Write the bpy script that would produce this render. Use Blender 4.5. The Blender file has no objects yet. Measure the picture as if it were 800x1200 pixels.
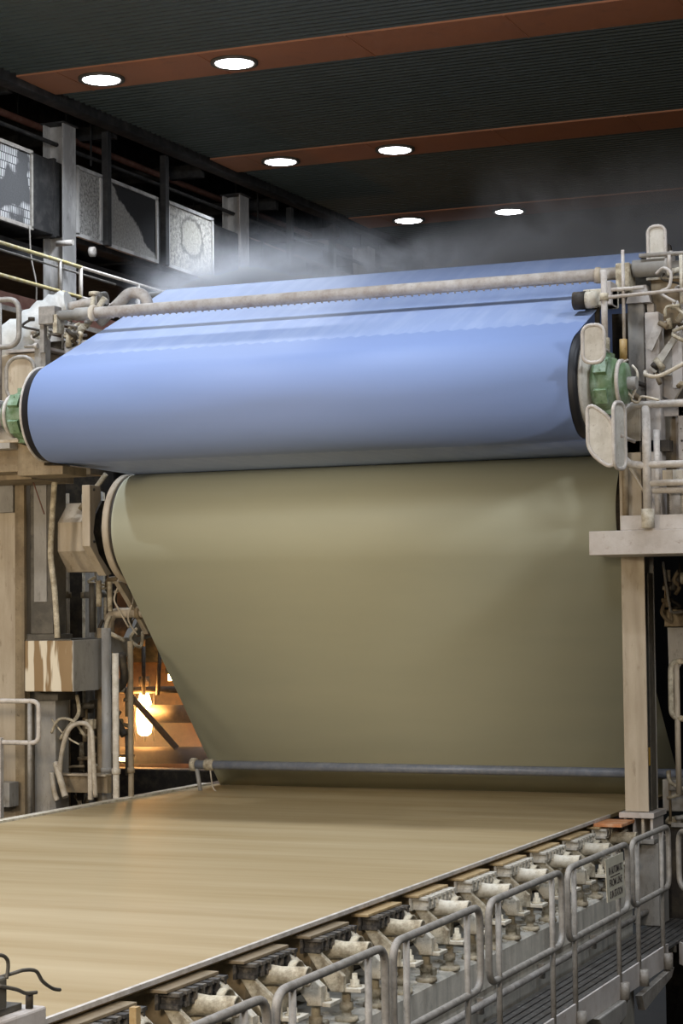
import bpy, bmesh, math, random
from mathutils import Vector, Matrix
random.seed(7)
V = Vector
col = bpy.context.scene.collection
PI = math.pi

# ------------------------------------------------------------------ materials
def s2l(c):
    c = c / 255.0
    return c / 12.92 if c <= 0.04045 else ((c + 0.055) / 1.055) ** 2.4
def rgb(r, g, b): return (s2l(r), s2l(g), s2l(b), 1)

class NT:
    def __init__(s, name):
        s.m = bpy.data.materials.new(name); s.m.use_nodes = True
        s.t = s.m.node_tree; s.n = s.t.nodes; s.l = s.t.links
        s.bsdf = s.n['Principled BSDF']
        s.tc = s.n.new('ShaderNodeTexCoord')
    def mapping(s, scale=(1, 1, 1), rot=(0, 0, 0), loc=(0, 0, 0)):
        g = s.n.new('ShaderNodeMapping'); g.inputs['Scale'].default_value = scale
        g.inputs['Rotation'].default_value = rot; g.inputs['Location'].default_value = loc
        s.l.new(s.tc.outputs['Object'], g.inputs['Vector']); return g.outputs[0]
    def noise(s, vec, scale, detail=4, rough=0.55, dist=0):
        g = s.n.new('ShaderNodeTexNoise'); g.inputs['Scale'].default_value = scale
        g.inputs['Detail'].default_value = detail; g.inputs['Roughness'].default_value = rough
        g.inputs['Distortion'].default_value = dist
        s.l.new(vec, g.inputs['Vector']); return g.outputs['Fac']
    def ramp(s, fac, a, b):
        g = s.n.new('ShaderNodeMapRange'); g.inputs['From Min'].default_value = a
        g.inputs['From Max'].default_value = b; g.clamp = True
        s.l.new(fac, g.inputs['Value']); return g.outputs[0]
    def mix(s, fac, a, b):
        g = s.n.new('ShaderNodeMix'); g.data_type = 'RGBA'
        if isinstance(fac, (int, float)): g.inputs[0].default_value = fac
        else: s.l.new(fac, g.inputs[0])
        for i, c in ((6, a), (7, b)):
            if isinstance(c, tuple): g.inputs[i].default_value = c
            else: s.l.new(c, g.inputs[i])
        return g.outputs[2]
    def math(s, op, a, b=0.0):
        g = s.n.new('ShaderNodeMath'); g.operation = op
        for i, c in ((0, a), (1, b)):
            if isinstance(c, (int, float)): g.inputs[i].default_value = c
            else: s.l.new(c, g.inputs[i])
        return g.outputs[0]
    def bump(s, h, strength=0.3, dist=0.02):
        g = s.n.new('ShaderNodeBump'); g.inputs['Strength'].default_value = strength
        g.inputs['Distance'].default_value = dist
        s.l.new(h, g.inputs['Height']); s.l.new(g.outputs[0], s.bsdf.inputs['Normal'])
    def done(s, colr, rough=0.7, metal=0.0, spec=0.5):
        if isinstance(colr, tuple): s.bsdf.inputs['Base Color'].default_value = colr
        else: s.l.new(colr, s.bsdf.inputs['Base Color'])
        s.bsdf.inputs['Roughness'].default_value = rough
        s.bsdf.inputs['Metallic'].default_value = metal
        s.bsdf.inputs['Specular IOR Level'].default_value = spec
        return s.m

def dusty(name, base, dust, dark=None, scale=6, amount=(0.4, 0.65), rough=0.75, metal=0.0, bump=0.25, stretch=(1, 1, 1), streak=0.0):
    """a surface with patches of stock and dust lying on it and darker grime"""
    t = NT(name)
    v = t.mapping(stretch)
    f = t.ramp(t.noise(v, scale, 6, 0.65), *amount)
    c = t.mix(f, base, dust)
    if dark:
        g = t.ramp(t.noise(t.mapping(stretch, loc=(3.1, 7.7, 1.3)), scale * 3.1, 5, 0.7), 0.58, 0.80)
        c = t.mix(g, c, dark)
    if streak:
        st = t.ramp(t.noise(t.mapping((4, 4, 0.3)), 2.0, 3, 0.5), 0.48, 0.75)
        st = t.math('MULTIPLY', st, streak)
        c = t.mix(st, c, dark or dust)
    if bump: t.bump(t.noise(t.mapping(), 38, 5, 0.7), bump, 0.01)
    return t.done(c, rough, metal)

def plain(name, c, rough=0.6, metal=0.0):
    t = NT(name); return t.done(c, rough, metal)

M = {}
M['tube'] = dusty('grey_tube_paint', rgb(124, 119, 111), rgb(162, 156, 147), rgb(92, 84, 74), 11, (.35, .7), .5)
M['tube_white'] = dusty('whitened_tube', rgb(172, 164, 154), rgb(206, 200, 192), rgb(120, 108, 92), 10, (.35, .7), .6)
M['rust_tube'] = dusty('dusty_pipe', rgb(160, 148, 136), rgb(188, 182, 174), rgb(128, 112, 98), 9, (.35, .62), .7)
M['crust'] = dusty('stock_crusted_metal', rgb(142, 130, 108), rgb(206, 196, 172), rgb(72, 62, 48), 11, (.38, .62), .85, bump=.6)
M['crust_white'] = dusty('white_crusted_metal', rgb(164, 152, 128), rgb(208, 201, 184), rgb(110, 98, 78), 12, (.3, .55), .85, bump=.6)
M['beige'] = dusty('stained_beige_paint', rgb(168, 154, 132), rgb(192, 180, 160), rgb(116, 98, 74), 4, (.3, .7), .65, stretch=(1, 1, .25), streak=.4)
M['beige_dark'] = dusty('brown_beige_paint', rgb(122, 106, 82), rgb(154, 138, 110), rgb(78, 64, 46), 5, (.35, .7), .65, streak=.5)
M['grey'] = dusty('grey_steel', rgb(136, 133, 127), rgb(166, 162, 154), rgb(92, 86, 78), 4, (.35, .7), .55, stretch=(1, 1, .4))
M['grey_dark'] = dusty('dark_grey_steel', rgb(72, 68, 60), rgb(104, 98, 86), rgb(40, 36, 30), 4, (.4, .7), .55)
M['white_beam'] = dusty('white_painted_girder', rgb(176, 168, 160), rgb(200, 194, 188), rgb(150, 132, 118), 4, (.3, .7), .6, streak=.15)
M['concrete'] = dusty('streaked_concrete', rgb(186, 182, 170), rgb(210, 204, 190), rgb(130, 130, 124), 5, (.35, .65), .85, streak=.6)
M['dark'] = dusty('dark_grimy_steel', rgb(44, 38, 30), rgb(82, 72, 56), rgb(20, 17, 14), 7, (.45, .7), .7)
M['black'] = plain('black_rubber', rgb(22, 21, 24), .5)
M['soot'] = dusty('sooty_steel', rgb(38, 38, 38), rgb(70, 68, 66), rgb(16, 16, 16), 5, (.45, .7), .7)
M['hcol'] = dusty('smoky_galvanised_steel', rgb(150, 148, 145), rgb(212, 210, 206), rgb(66, 64, 62), 1.6, (.4, .6), .6, stretch=(1, 1, .4))
M['green'] = dusty('green_enamel', rgb(96, 122, 86), rgb(150, 170, 150), rgb(72, 78, 38), 7, (.45, .7), .45)
M['yellow'] = dusty('yellow_rail_paint', rgb(196, 178, 112), rgb(216, 208, 180), rgb(140, 120, 80), 9, (.4, .7), .5)
M['yellow_tag'] = plain('yellow_plastic', rgb(210, 160, 40), .5)
M['teeth'] = dusty('dark_slotted_ends', rgb(54, 51, 48), rgb(120, 112, 100), None, 16, (.45, .68), .6)
M['teeth_light'] = dusty('pale_slotted_ends', rgb(176, 170, 156), rgb(214, 208, 194), rgb(90, 82, 70), 20, (.35, .6), .7)
M['board_tan'] = dusty('tan_ceramic_strip', rgb(168, 140, 96), rgb(190, 168, 128), rgb(120, 92, 56), 9, (.4, .7), .5)
M['board_orange'] = dusty('orange_wood_board', rgb(196, 128, 80), rgb(214, 176, 140), rgb(150, 88, 50), 8, (.45, .7), .7)
M['brass'] = dusty('tarnished_brass', rgb(150, 116, 60), rgb(176, 150, 100), rgb(90, 66, 30), 10, (.4, .7), .5)
M['white_plate'] = dusty('white_guard_plate', rgb(176, 170, 156), rgb(208, 204, 194), rgb(112, 94, 70), 7, (.3, .65), .6)
M['hose'] = dusty('pale_hose', rgb(178, 166, 146), rgb(206, 198, 182), rgb(120, 106, 84), 12, (.4, .7), .6)
M['cloth'] = dusty('white_lagging_cloth', rgb(196, 196, 190), rgb(220, 220, 216), rgb(150, 142, 122), 5, (.4, .7), .9, bump=.6)
M['bluegrey'] = dusty('blue_grey_pipe_paint', rgb(112, 118, 130), rgb(136, 140, 148), rgb(150, 150, 140), 16, (.4, .7), .3)
M['wet'] = dusty('wet_grey_grating', rgb(84, 82, 80), rgb(140, 138, 134), rgb(56, 54, 50), 16, (.5, .8), .3)
M['red'] = plain('red_paint', rgb(150, 40, 50), .5)
M['redpipe'] = dusty('rust_red_pipe', rgb(98, 60, 48), rgb(116, 84, 70), rgb(50, 34, 28), 8, (.4, .7), .6)
M['sign'] = dusty('off_white_sign', rgb(198, 192, 170), rgb(214, 208, 188), None, 6, (.4, .7), .6, bump=0)
M['ink'] = plain('faded_black_ink', rgb(84, 76, 70), .7)

def felt_mat(name, base, tint, wet=None):
    t = NT(name)
    v = t.mapping((0.25, 1.2, 1.2))
    c = t.mix(t.ramp(t.noise(v, 2.0, 3, .5), .3, .7), base, tint)
    fine = t.noise(t.mapping((60, 60, 60)), 3, 2, .6)
    if wet:                                       # wash pattern left on the felt by the shower jets
        sep = t.n.new('ShaderNodeSeparateXYZ'); t.l.new(t.mapping(), sep.inputs[0])
        w = t.n.new('ShaderNodeTexWave'); w.inputs['Scale'].default_value = 2.2
        w.wave_profile = 'TRI'
        w.inputs['Distortion'].default_value = .6; t.l.new(t.mapping((1, .02, .02)), w.inputs['Vector'])
        edge = t.math('ADD', sep.outputs[1], t.math('MULTIPLY', w.outputs['Fac'], .055))
        band = t.math('MULTIPLY', t.ramp(edge, -2.16, -2.13), .36)
        streaks = t.ramp(t.noise(t.mapping((5, .7, .7)), 1.6, 3, .6), .42, .66)
        band = t.math('MULTIPLY', band, t.math('ADD', t.math('MULTIPLY', streaks, .45), .6))
        c = t.mix(band, c, wet)
    t.bump(fine, .12, .004)
    return t.done(c, .62, 0, .35)
M['felt_blue'] = felt_mat('blue_press_felt', rgb(130, 150, 193), rgb(134, 153, 197), rgb(190, 203, 226))
M['felt_olive'] = felt_mat('olive_forming_fabric', rgb(196, 196, 172), rgb(190, 191, 168))

def wire_mat():
    t = NT('tan_wet_stock')
    a = t.noise(t.mapping((.16, 1.4, 1)), 1.3, 4, .55)
    b = t.noise(t.mapping((.35, 5.5, 1), loc=(4, 2, 0)), 1.5, 4, .6)
    c = t.mix(t.ramp(a, .3, .7), rgb(144, 123, 84), rgb(166, 148, 114))
    c = t.mix(t.math('MULTIPLY', t.ramp(b, .36, .68), .28), c, rgb(180, 163, 130))
    t.bump(b, .05, .02)
    return t.done(c, .58, 0, .35)
M['stock'] = wire_mat()

def emis(name, c, s):
    m = bpy.data.materials.new(name); m.use_nodes = True; n = m.node_tree.nodes
    n.clear(); e = n.new('ShaderNodeEmission'); e.inputs[0].default_value = c; e.inputs[1].default_value = s
    o = n.new('ShaderNodeOutputMaterial'); m.node_tree.links.new(e.outputs[0], o.inputs[0]); return m
M['lamp_cool'] = emis('cool_lamp_glow', (.93, .95, 1, 1), 22)
M['lamp_warm'] = emis('sodium_lamp_glow', (1, .62, .22, 1), 26)

# ceiling sheet: dark grey green
M['deck'] = dusty('dark_green_grey_decking', rgb(58, 68, 66), rgb(66, 76, 74), None, 1.2, (.3, .7), .6, bump=0)
M['orange'] = dusty('orange_brown_soffit', rgb(176, 116, 80), rgb(164, 110, 80), rgb(140, 96, 74), 1.1, (.3, .7), .6, bump=0)
M['wall'] = dusty('dark_mill_wall', rgb(58, 58, 58), rgb(72, 72, 72), rgb(40, 40, 40), .6, (.3, .7), .9)
M['floor'] = dusty('dark_concrete_floor', rgb(34, 33, 31), rgb(46, 44, 40), rgb(22, 21, 20), .9, (.3, .7), .8)

# ------------------------------------------------------------------ mesh builder
ORG = {}
def fillet(pts, r, n=5, closed=False):
    pts = [V(p) for p in pts]; out = []; N = len(pts)
    rng = range(N) if closed else range(1, N - 1)
    if not closed: out.append(pts[0])
    for i in rng:
        a, b, c = pts[(i - 1) % N], pts[i], pts[(i + 1) % N]
        u, w = (a - b), (c - b); lu, lw = u.length, w.length; u.normalize(); w.normalize()
        ang = u.angle(w, PI)
        if ang > PI - .05: out.append(b); continue
        d = min(r / math.tan(ang / 2), lu * .48, lw * .48)
        p0, p1 = b + u * d, b + w * d
        for k in range(n + 1):
            t = k / n
            out.append(p0 * (1 - t) ** 2 + b * 2 * t * (1 - t) * .5 + b * 2 * t * (1 - t) * .5 + p1 * t * t)
    if not closed: out.append(pts[-1])
    return out

class MB:
    def __init__(s): s.bm = bmesh.new(); s.smooth = set(); s.bev = 0
    def box(s, a, b, rot=None, piv=None):
        a, b = V(a), V(b); lo = V([min(a[i], b[i]) for i in range(3)]); hi = V([max(a[i], b[i]) for i in range(3)])
        vs = []
        for x in (lo.x, hi.x):
            for y in (lo.y, hi.y):
                for z in (lo.z, hi.z):
                    p = V((x, y, z))
                    if rot is not None:
                        q = V(piv) if piv is not None else (lo + hi) / 2
                        p = rot @ (p - q) + q
                    vs.append(s.bm.verts.new(p))
        for f in ((0, 1, 3, 2), (4, 6, 7, 5), (0, 4, 5, 1), (2, 3, 7, 6), (0, 2, 6, 4), (1, 5, 7, 3)):
            s.bm.faces.new([vs[i] for i in f])
        return s
    def prism(s, pts, d):
        """planar outline pts extruded by vector d"""
        d = V(d); a = [s.bm.verts.new(V(p)) for p in pts]; b = [s.bm.verts.new(V(p) + d) for p in pts]
        s.bm.faces.new(a); s.bm.faces.new(b[::-1]); n = len(a)
        for i in range(n): s.bm.faces.new((a[i], b[i], b[(i + 1) % n], a[(i + 1) % n]))
        return s
    def tube(s, pts, r, n=12, closed=False, cap=True, radii=None):
        pts = [V(p) for p in pts]; N = len(pts); rings = []
        t0 = (pts[1] - pts[0]).normalized()
        up = V((0, 0, 1)) if abs(t0.z) < .9 else V((1, 0, 0))
        nrm = t0.cross(up).normalized()
        for i, p in enumerate(pts):
            a = pts[i - 1] if (i > 0 or closed) else p
            c = pts[(i + 1) % N] if (i < N - 1 or closed) else p
            t = (c - a).normalized()
            nrm = (nrm - t * nrm.dot(t)).normalized(); bi = t.cross(nrm)
            rr = radii[i] if radii else r
            rings.append([s.bm.verts.new(p + (nrm * math.cos(2 * PI * k / n) + bi * math.sin(2 * PI * k / n)) * rr) for k in range(n)])
        m = N if closed else N - 1
        for i in range(m):
            A, B = rings[i], rings[(i + 1) % N]
            for k in range(n):
                f = s.bm.faces.new((A[k], A[(k + 1) % n], B[(k + 1) % n], B[k])); f.smooth = True
        if cap and not closed:
            s.bm.faces.new(rings[0][::-1]); s.bm.faces.new(rings[-1])
        return s
    def cyl(s, a, b, r, n=20, r2=None):
        return s.tube([a, b], r, n, radii=[r, r if r2 is None else r2])
    def lathe(s, prof, c, axis='X', n=32, closed=False):
        """prof: list of (t along axis, radius)"""
        c = V(c); rings = []
        for t, r in prof:
            ring = []
            for k in range(n):
                a = 2 * PI * k / n; u, w = math.cos(a) * r, math.sin(a) * r
                o = {'X': V((t, u, w)), 'Y': V((u, t, w)), 'Z': V((u, w, t))}[axis]
                ring.append(s.bm.verts.new(c + o))
            rings.append(ring)
        for i in range(len(rings) - 1):
            A, B = rings[i], rings[i + 1]
            for k in range(n):
                f = s.bm.faces.new((A[k], A[(k + 1) % n], B[(k + 1) % n], B[k])); f.smooth = True
        s.bm.faces.new(rings[0][::-1]); s.bm.faces.new(rings[-1])
        return s
    def sheet(s, prof, x0, x1, nx=2):
        """open profile (y,z) swept along X"""
        rows = []
        for j in range(nx + 1):
            x = x0 + (x1 - x0) * j / nx
            rows.append([s.bm.verts.new((x, y, z)) for y, z in prof])
        for j in range(nx):
            for i in range(len(prof) - 1):
                f = s.bm.faces.new((rows[j][i], rows[j][i + 1], rows[j + 1][i + 1], rows[j + 1][i])); f.smooth = True
        return s
    def build(s, name, m, parent=None, bevel=0, angle=40):
        bmesh.ops.recalc_face_normals(s.bm, faces=s.bm.faces)
        if parent is not None and parent in ORG_KEYS: org = ORG[parent.name]
        else:
            xs = [v.co for v in s.bm.verts]
            lo = V([min(c[i] for c in xs) for i in range(3)]); hi = V([max(c[i] for c in xs) for i in range(3)])
            org = V(((lo.x + hi.x) / 2, (lo.y + hi.y) / 2, lo.z))
        bmesh.ops.translate(s.bm, vec=-org, verts=s.bm.verts)
        me = bpy.data.meshes.new(name); s.bm.to_mesh(me); s.bm.free()
        me.materials.append(m)
        o = bpy.data.objects.new(name, me); col.objects.link(o)
        if parent is not None: o.parent = parent
        else: o.location = org
        ORG[o.name] = org; ORG_KEYS.add(o)
        if bevel:
            b = o.modifiers.new('bevel', 'BEVEL'); b.width = bevel; b.segments = 2; b.limit_method = 'ANGLE'
            b.angle_limit = math.radians(50); b.harden_normals = False
        return o
class KS:
    def __init__(s): s.k = set()
    def add(s, o): s.k.add(o.name)
    def __contains__(s, o): return o.name in s.k
ORG_KEYS = KS()

def tag(o, label=None, cat=None, group=None, kind=None):
    if label: o['label'] = label
    if cat: o['category'] = cat
    if group: o['group'] = group
    if kind: o['kind'] = kind
    return o
def thing(name, loc, label, cat, group=None):
    o = bpy.data.objects.new(name, None); col.objects.link(o); o.location = loc; o.empty_display_size = .1
    ORG[o.name] = V(loc); ORG_KEYS.add(o)
    return tag(o, label, cat, group)
def kids(o): return [c for c in bpy.data.objects if c.parent == o]
def copy_tree(o, parent=None):
    c = o.copy(); col.objects.link(c); c.parent = parent
    for ch in kids(o): copy_tree(ch, c)
    return c
def bx(name, a, b, m, parent=None, bevel=0): return MB().box(a, b).build(name, m, parent, bevel)
def tb(name, pts, r, m, parent=None, fil=0, closed=False, n=12):
    if fil: pts = fillet(pts, fil, closed=closed)
    return MB().tube(pts, r, n, closed=closed).build(name, m, parent)
def smoothpath(pts, k=6):
    pts = [V(p) for p in pts]; out = []
    P = [pts[0]] + pts + [pts[-1]]
    for i in range(1, len(P) - 2):
        for j in range(k):
            t = j / k; a, b, c, d = P[i - 1], P[i], P[i + 1], P[i + 2]
            out.append(.5 * ((2 * b) + (c - a) * t + (2 * a - 5 * b + 4 * c - d) * t * t + (3 * b - a - 3 * c + d) * t ** 3))
    out.append(pts[-1]); return out

# ------------------------------------------------------------------ camera (level hall, slight roll)
f_px, cxp, cyp = 2400.0, 400.0, 600.0
def pv(x, y): return V((x - cxp, y - cyp, f_px)).normalized()
Yc = pv(1385, 712); H = pv(1385 - 3000, 712 + .0107 * 3000)
Uc = H.cross(Yc).normalized()
if Uc.y > 0: Uc = -Uc
Xc = Yc.cross(Uc).normalized()
R = Matrix((Xc, Yc, Uc))                    # rows: world axes written in camera (right, down, forward)
cam = bpy.data.cameras.new('camera'); co = bpy.data.objects.new('camera', cam); col.objects.link(co)
right = R @ V((1, 0, 0)); upv = R @ V((0, -1, 0)); back = R @ V((0, 0, -1))
mw = Matrix((right, upv, back)).transposed().to_4x4(); mw.translation = V((0, 0, 5))
co.matrix_world = mw
cam.sensor_fit = 'VERTICAL'; cam.sensor_height = 36; cam.lens = f_px / 1200 * 36
cam.clip_end = 200
bpy.context.scene.camera = co

# ------------------------------------------------------------------ setting
def struct(o): o['kind'] = 'structure'; return o
CX0, CX1 = -13.75, 8.0
cz = lambda y: 12 + .0148 * (y - 23)
struct(bx('floor', (-26, -8, -.2), (8.4, 64, 0), M['floor']))
struct(bx('wall_back', (-26, 63, 0), (8.4, 63.4, 16), M['wall']))
struct(bx('wall_left', (-26.3, -8, 0), (-26, 63, 16), M['wall']))
struct(bx('wall_right', (8, -8, 0), (8.4, 63, 16), M['wall']))
struct(bx('wall_front', (-26, -8.4, 0), (8.4, -8, 16), M['wall']))
mb = MB()                                                    # corrugated decking: trapezoid ribs running across the hall
prof = []; y = -8.0; p = .15
while y < 63:
    zz = cz(y) + .03
    prof += [(y, zz), (y + p * .35, zz), (y + p * .5, zz + .035), (y + p * .85, zz + .035)]; y += p
mb.sheet(prof, CX0, CX1, 1)
for f_ in mb.bm.faces: f_.smooth = False
struct(mb.build('ceiling', M['deck']))
struct(MB().prism([(-26, -8, 13.9), (CX0, -8, 13.9), (CX0, 63, 14.9), (-26, 63, 14.9)], (0, 0, .1)).build('ceiling', M['soot']))
n = 1
LY = [23.1 + 5.7 * k for k in range(-5, 7)]
for yb in LY:
    mb = MB().box((CX0, yb - .5, cz(yb)), (CX1, yb + .5, cz(yb) + .1))
    for k in range(11): mb.box((CX0 + .6 + 2 * k, yb - .5, cz(yb) - .008), (CX0 + .62 + 2 * k, yb + .5, cz(yb)))
    struct(mb.build('trim_%d' % n, M['orange'])); n += 1
# channel along the ceiling edge
struct(MB().prism([(-13.95, -8, cz(-8) - .09), (-13.72, -8, cz(-8) - .09), (-13.72, -8, cz(-8) + .1), (-13.95, -8, cz(-8) + .1)],
                  (0, 71, .0148 * 71)).build('trim_%d' % n, M['soot'])); n += 1

# ceiling lamps
def make_lamp(x, y):
    z = cz(y)
    t = thing('ceiling_light', (x, y, z - .03), '', 'ceiling light', 'round downlights in the orange ceiling beams')
    MB().lathe([(.0, .30), (-.035, .30), (-.035, .255), (-.01, .25)], (x, y, z), 'Z', 28).build('housing', M['grey_dark'], t)
    MB().lathe([(-.02, .24), (-.034, .235), (-.036, .12)], (x, y, z), 'Z', 28).build('diffuser', M['lamp_cool'], t)
    return t
lampY = [LY[5], LY[6], LY[7], LY[8]]
LX = (-12.75, -10.85)
lbl = {(0, 0): 'leftmost round downlight, in the nearest orange beam by the ceiling edge',
       (0, 1): 'right of the two downlights in the nearest, topmost orange beam',
       (1, 0): 'left of the two downlights in the middle orange beam',
       (1, 1): 'right of the two downlights in the middle orange beam',
       (2, 0): 'left of the two small downlights in the third, lowest visible beam',
       (2, 1): 'right of the two small downlights in the third, lowest visible beam',
       (3, 0): 'distant downlight glowing through steam just above the blue felt, left one',
       (3, 1): 'distant downlight glowing through steam just above the blue felt, right one'}
proto = None
for j, yy in enumerate(lampY):
    for i, xx in enumerate(LX):
        if proto is None: o = proto = make_lamp(xx, yy)
        else:
            o = copy_tree(proto); o.location = (xx, yy, cz(yy) - .03)
        o['label'] = lbl[(j, i)]

def area(name, loc, tgt, size, power, c, spread=None):
    l = bpy.data.lights.new(name, 'AREA'); l.shape = 'DISK'; l.size = size; l.energy = power; l.color = c
    if spread: l.spread = spread
    o = bpy.data.objects.new(name, l); col.objects.link(o); o.location = loc
    o.rotation_euler = (V(tgt) - V(loc)).to_track_quat('-Z', 'Y').to_euler(); return o
COOL = (.80, .88, 1.0); WARM = (1.0, .84, .64)
for yy in LY[1:]:
    for xx in LX + (-6.0, -1.5):
        if yy > 45: continue
        if yy > 20 and xx > -9: continue
        pw = 110 if yy < 36 else 90
        area('downlight', (xx, yy, cz(yy) - .06), (xx, yy, 0), .5, pw, COOL, 2.3)

# ------------------------------------------------------------------ wire table
XL, XR = -10.85, -5.33
mb = MB().box((XL, 2.5, 2.965), (XR, 22.45, 3.0)); 
w = tag(mb.build('forming_wire', M['stock']), 'wide flat moving wire covered in wet tan paper stock', 'conveyor belt')
tag(bx('edge_strip', (XR + .003, 2.5, 2.985), (XR + .03, 19.9, 3.012), M['tube_white']), 'thin pale strip along the right edge of the tan wire', 'edge strip')
tag(MB().box((XL - .12, 14, 2.9), (XL - .003, 22.3, 3.02)).build('edge_ledge', M['crust_white']), 'pale crusted ledge along the left edge of the tan wire', 'ledge')
t = thing('void_backing_frame', (-7.5, 12, 0), 'dark frame plates added in place of the shaded void under the wire', 'machine frame')
bx('side_plate', (-5.75, 3, 2.42), (-5.68, 21.5, 2.92), M['dark'], t)  # dark plate added to stand in for the shaded void behind the supports
bx('side_plate', (-10.8, 3, 1.0), (-10.7, 21.5, 2.92), M['dark'], t)
bx('deck', (-10.7, 3, 2.2), (-5.75, 21.5, 2.25), M['dark'], t)

# plinth
tag(MB().prism([(-5.0, 4, 2.15), (-5.0, 4, 2.38), (-5.02, 4, 2.40), (-5.7, 4, 2.40), (-5.7, 4, 0), (-5.02, 4, 0), (-5.02, 4, 2.15)], (0, 15.6, 0))
    .build('concrete_plinth', M['concrete']), 'long streaked concrete plinth with crusted top below the foil supports', 'plinth')
mb = MB()
random.seed(3)
for k in range(260):
    y = random.uniform(8.5, 19.4); x = random.uniform(-5.3, -5.06); r = random.uniform(.012, .04)
    bmesh.ops.create_icosphere(mb.bm, subdivisions=1, radius=r, matrix=Matrix.Translation((x, y, 2.40)) @ Matrix.Diagonal((1.3, 1.5, .6, 1)))
tag(mb.build('pulp_crumbs', M['crust_white']), 'crumbs of dried pulp scattered along the top of the plinth', 'debris', kind='stuff')
tag(tb('floor_conduit', [(-4.93, 4, 2.09), (-4.93, 19.9, 2.09)], .028, M['tube_white']), 'pale conduit running along the foot of the plinth beside the walkway', 'pipe')
t = bpy.data.objects['floor_conduit']
for k in range(8):
    y = 8.4 + 1.6 * k
    MB().box((-5.0, y, 2.0), (-4.955, y + .04, 2.12)).build('bracket', M['tube'], t)

# foil supports -----------------------------------------------------------
def make_foil():
    Y0 = 0.0
    t = thing('foil_support', (-5.2, 0, 2.4), '', 'foil support', 'row of foil supports along the wire edge')
    bx('crossbeam', (-5.72, -.22, 2.70), (-5.29, .12, 2.93), M['beige_dark'], t, .01)
    tp = bx('top_strip', (-5.36, -.36, 2.935), (-5.23, .30, 2.955), M['board_tan'], t, .004)
    mb = MB()
    for k in range(7):                                  # T slot ends sticking out in a row
        y = -.33 + k * .095
        mb.box((-5.30, y, 2.915), (-5.17, y + .06, 2.935)); mb.box((-5.30, y + .02, 2.87), (-5.17, y + .04, 2.915))
        mb.box((-5.30, y + .005, 2.845), (-5.18, y + .055, 2.872))
    mb.box((-5.31, -.35, 2.84), (-5.29, .32, 2.93))
    mb.build('slotted_ends', M['teeth_light'], t)
    # hollow spigot
    mb = MB(); c = (0, -.06, 2.83)
    mb.lathe([(-5.40, .072), (-5.25, .068), (-5.12, .054), (-5.0, .058), (-4.945, .062), (-4.94, .060), (-4.94, .046), (-5.05, .043), (-5.06, .002)], c, 'X', 22)
    mb.build('spigot', M['crust'], t)
    mb = MB().lathe([(-5.13, .095), (-5.08, .095), (-5.08, .080), (-5.125, .078)], (0, .12, 2.80), 'X', 26)
    mb.build('ring', M['crust'], t)
    # sloping arm plate
    MB().prism([(-5.30, .22, 2.90), (-5.22, .22, 2.93), (-4.98, .22, 2.72), (-4.98, .22, 2.60), (-5.06, .22, 2.60)], (0, .07, 0)).build('arm', M['crust_white'], t, .006)
    MB().prism([(-5.30, -.30, 2.86), (-5.22, -.30, 2.86), (-5.03, -.30, 2.70), (-5.03, -.30, 2.60), (-5.12, -.30, 2.60)], (0, .05, 0)).build('arm', M['crust'], t, .006)
    mb = MB().lathe([(-5.6, .13), (-5.20, .13), (-5.14, .09), (-5.14, .03)], (0, .06, 2.68), 'X', 24)
    mb.build('trunnion', M['crust'], t)
    for yy in (-.18, .32):
        x = -5.0
        pl = MB().box((x - .085, yy - .085, 2.595), (x + .075, yy + .085, 2.622))
        pl = pl.build('foot_plate', M['crust_white'], t, .005)
        mb = MB().lathe([(2.622, .05), (2.63, .05), (2.63, .033), (2.665, .033), (2.665, .02), (2.705, .018)], (x, yy, 0), 'Z', 6)
        mb.build('bolt_head', M['crust'], t)
        mb = MB().lathe([(2.595, .03), (2.52, .03), (2.52, .045), (2.47, .045), (2.465, .03), (2.43, .035), (2.43, .075), (2.40, .08)], (x - .06, yy, 0), 'Z', 12)
        mb.build('jack_screw', M['crust'], t)
    MB().box((-5.14, .40, 2.41), (-5.04, .50, 2.47)).build('shim_block', M['crust'], t, .01)
    return t
f0 = make_foil()
FY = [19.51 - k * 1.005 for k in range(11)]
place = ['tenth', 'ninth', 'eighth', 'seventh', 'sixth', 'fifth', 'fourth', 'third', 'second']
for k, yy in enumerate(FY):
    o = f0 if k == 0 else copy_tree(f0)
    o.location = (-5.2, yy + .06, 2.4)
    names = ['farthest foil support, under an orange wooden board beside the column foot',
             'second foil support from the column, white crusted, behind the hanging sign',
             'third foil support from the column, white crusted spigot left of the sign',
             'fourth foil support from the column, with pale toothed slot ends',
             'fifth foil support from the column, tan top strip with pale slot ends',
             'sixth foil support from the column, tan top strip above a rail corner',
             'seventh foil support from the column, dark slot ends and open tan spigot',
             'eighth foil support from the column, dark slot ends and long open tan spigot',
             'ninth foil support from the column, partly hidden by a rail top',
             'tenth foil support from the column, greyish spigot in mist behind rail',
             'foil support with a small tan tab standing on it, near the bottom edge',
             'nearest foil support, at the bottom edge of the picture']
    o['label'] = names[k]
    dk = {M['teeth_light']: M['teeth']} if k >= 6 else {}
    for c in kids(o):
        if c.name.startswith('slotted_ends') and k >= 6:
            c.data = c.data.copy(); c.data.materials[0] = M['teeth']
        if c.name.startswith('top_strip') and k >= 7:
            c.data = c.data.copy(); c.data.materials[0] = M['beige_dark']
        if c.name.startswith('spigot') and k in (1, 2, 3, 4, 5):
            c.data = c.data.copy(); c.data.materials[0] = M['crust_white']
for c in kids(f0):
    if c.name.startswith(('arm', 'foot_plate', 'bolt_head', 'jack_screw', 'shim_block')) and sum(v[1] for v in c.bound_box) / 8 > .15: bpy.data.objects.remove(c)
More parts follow.
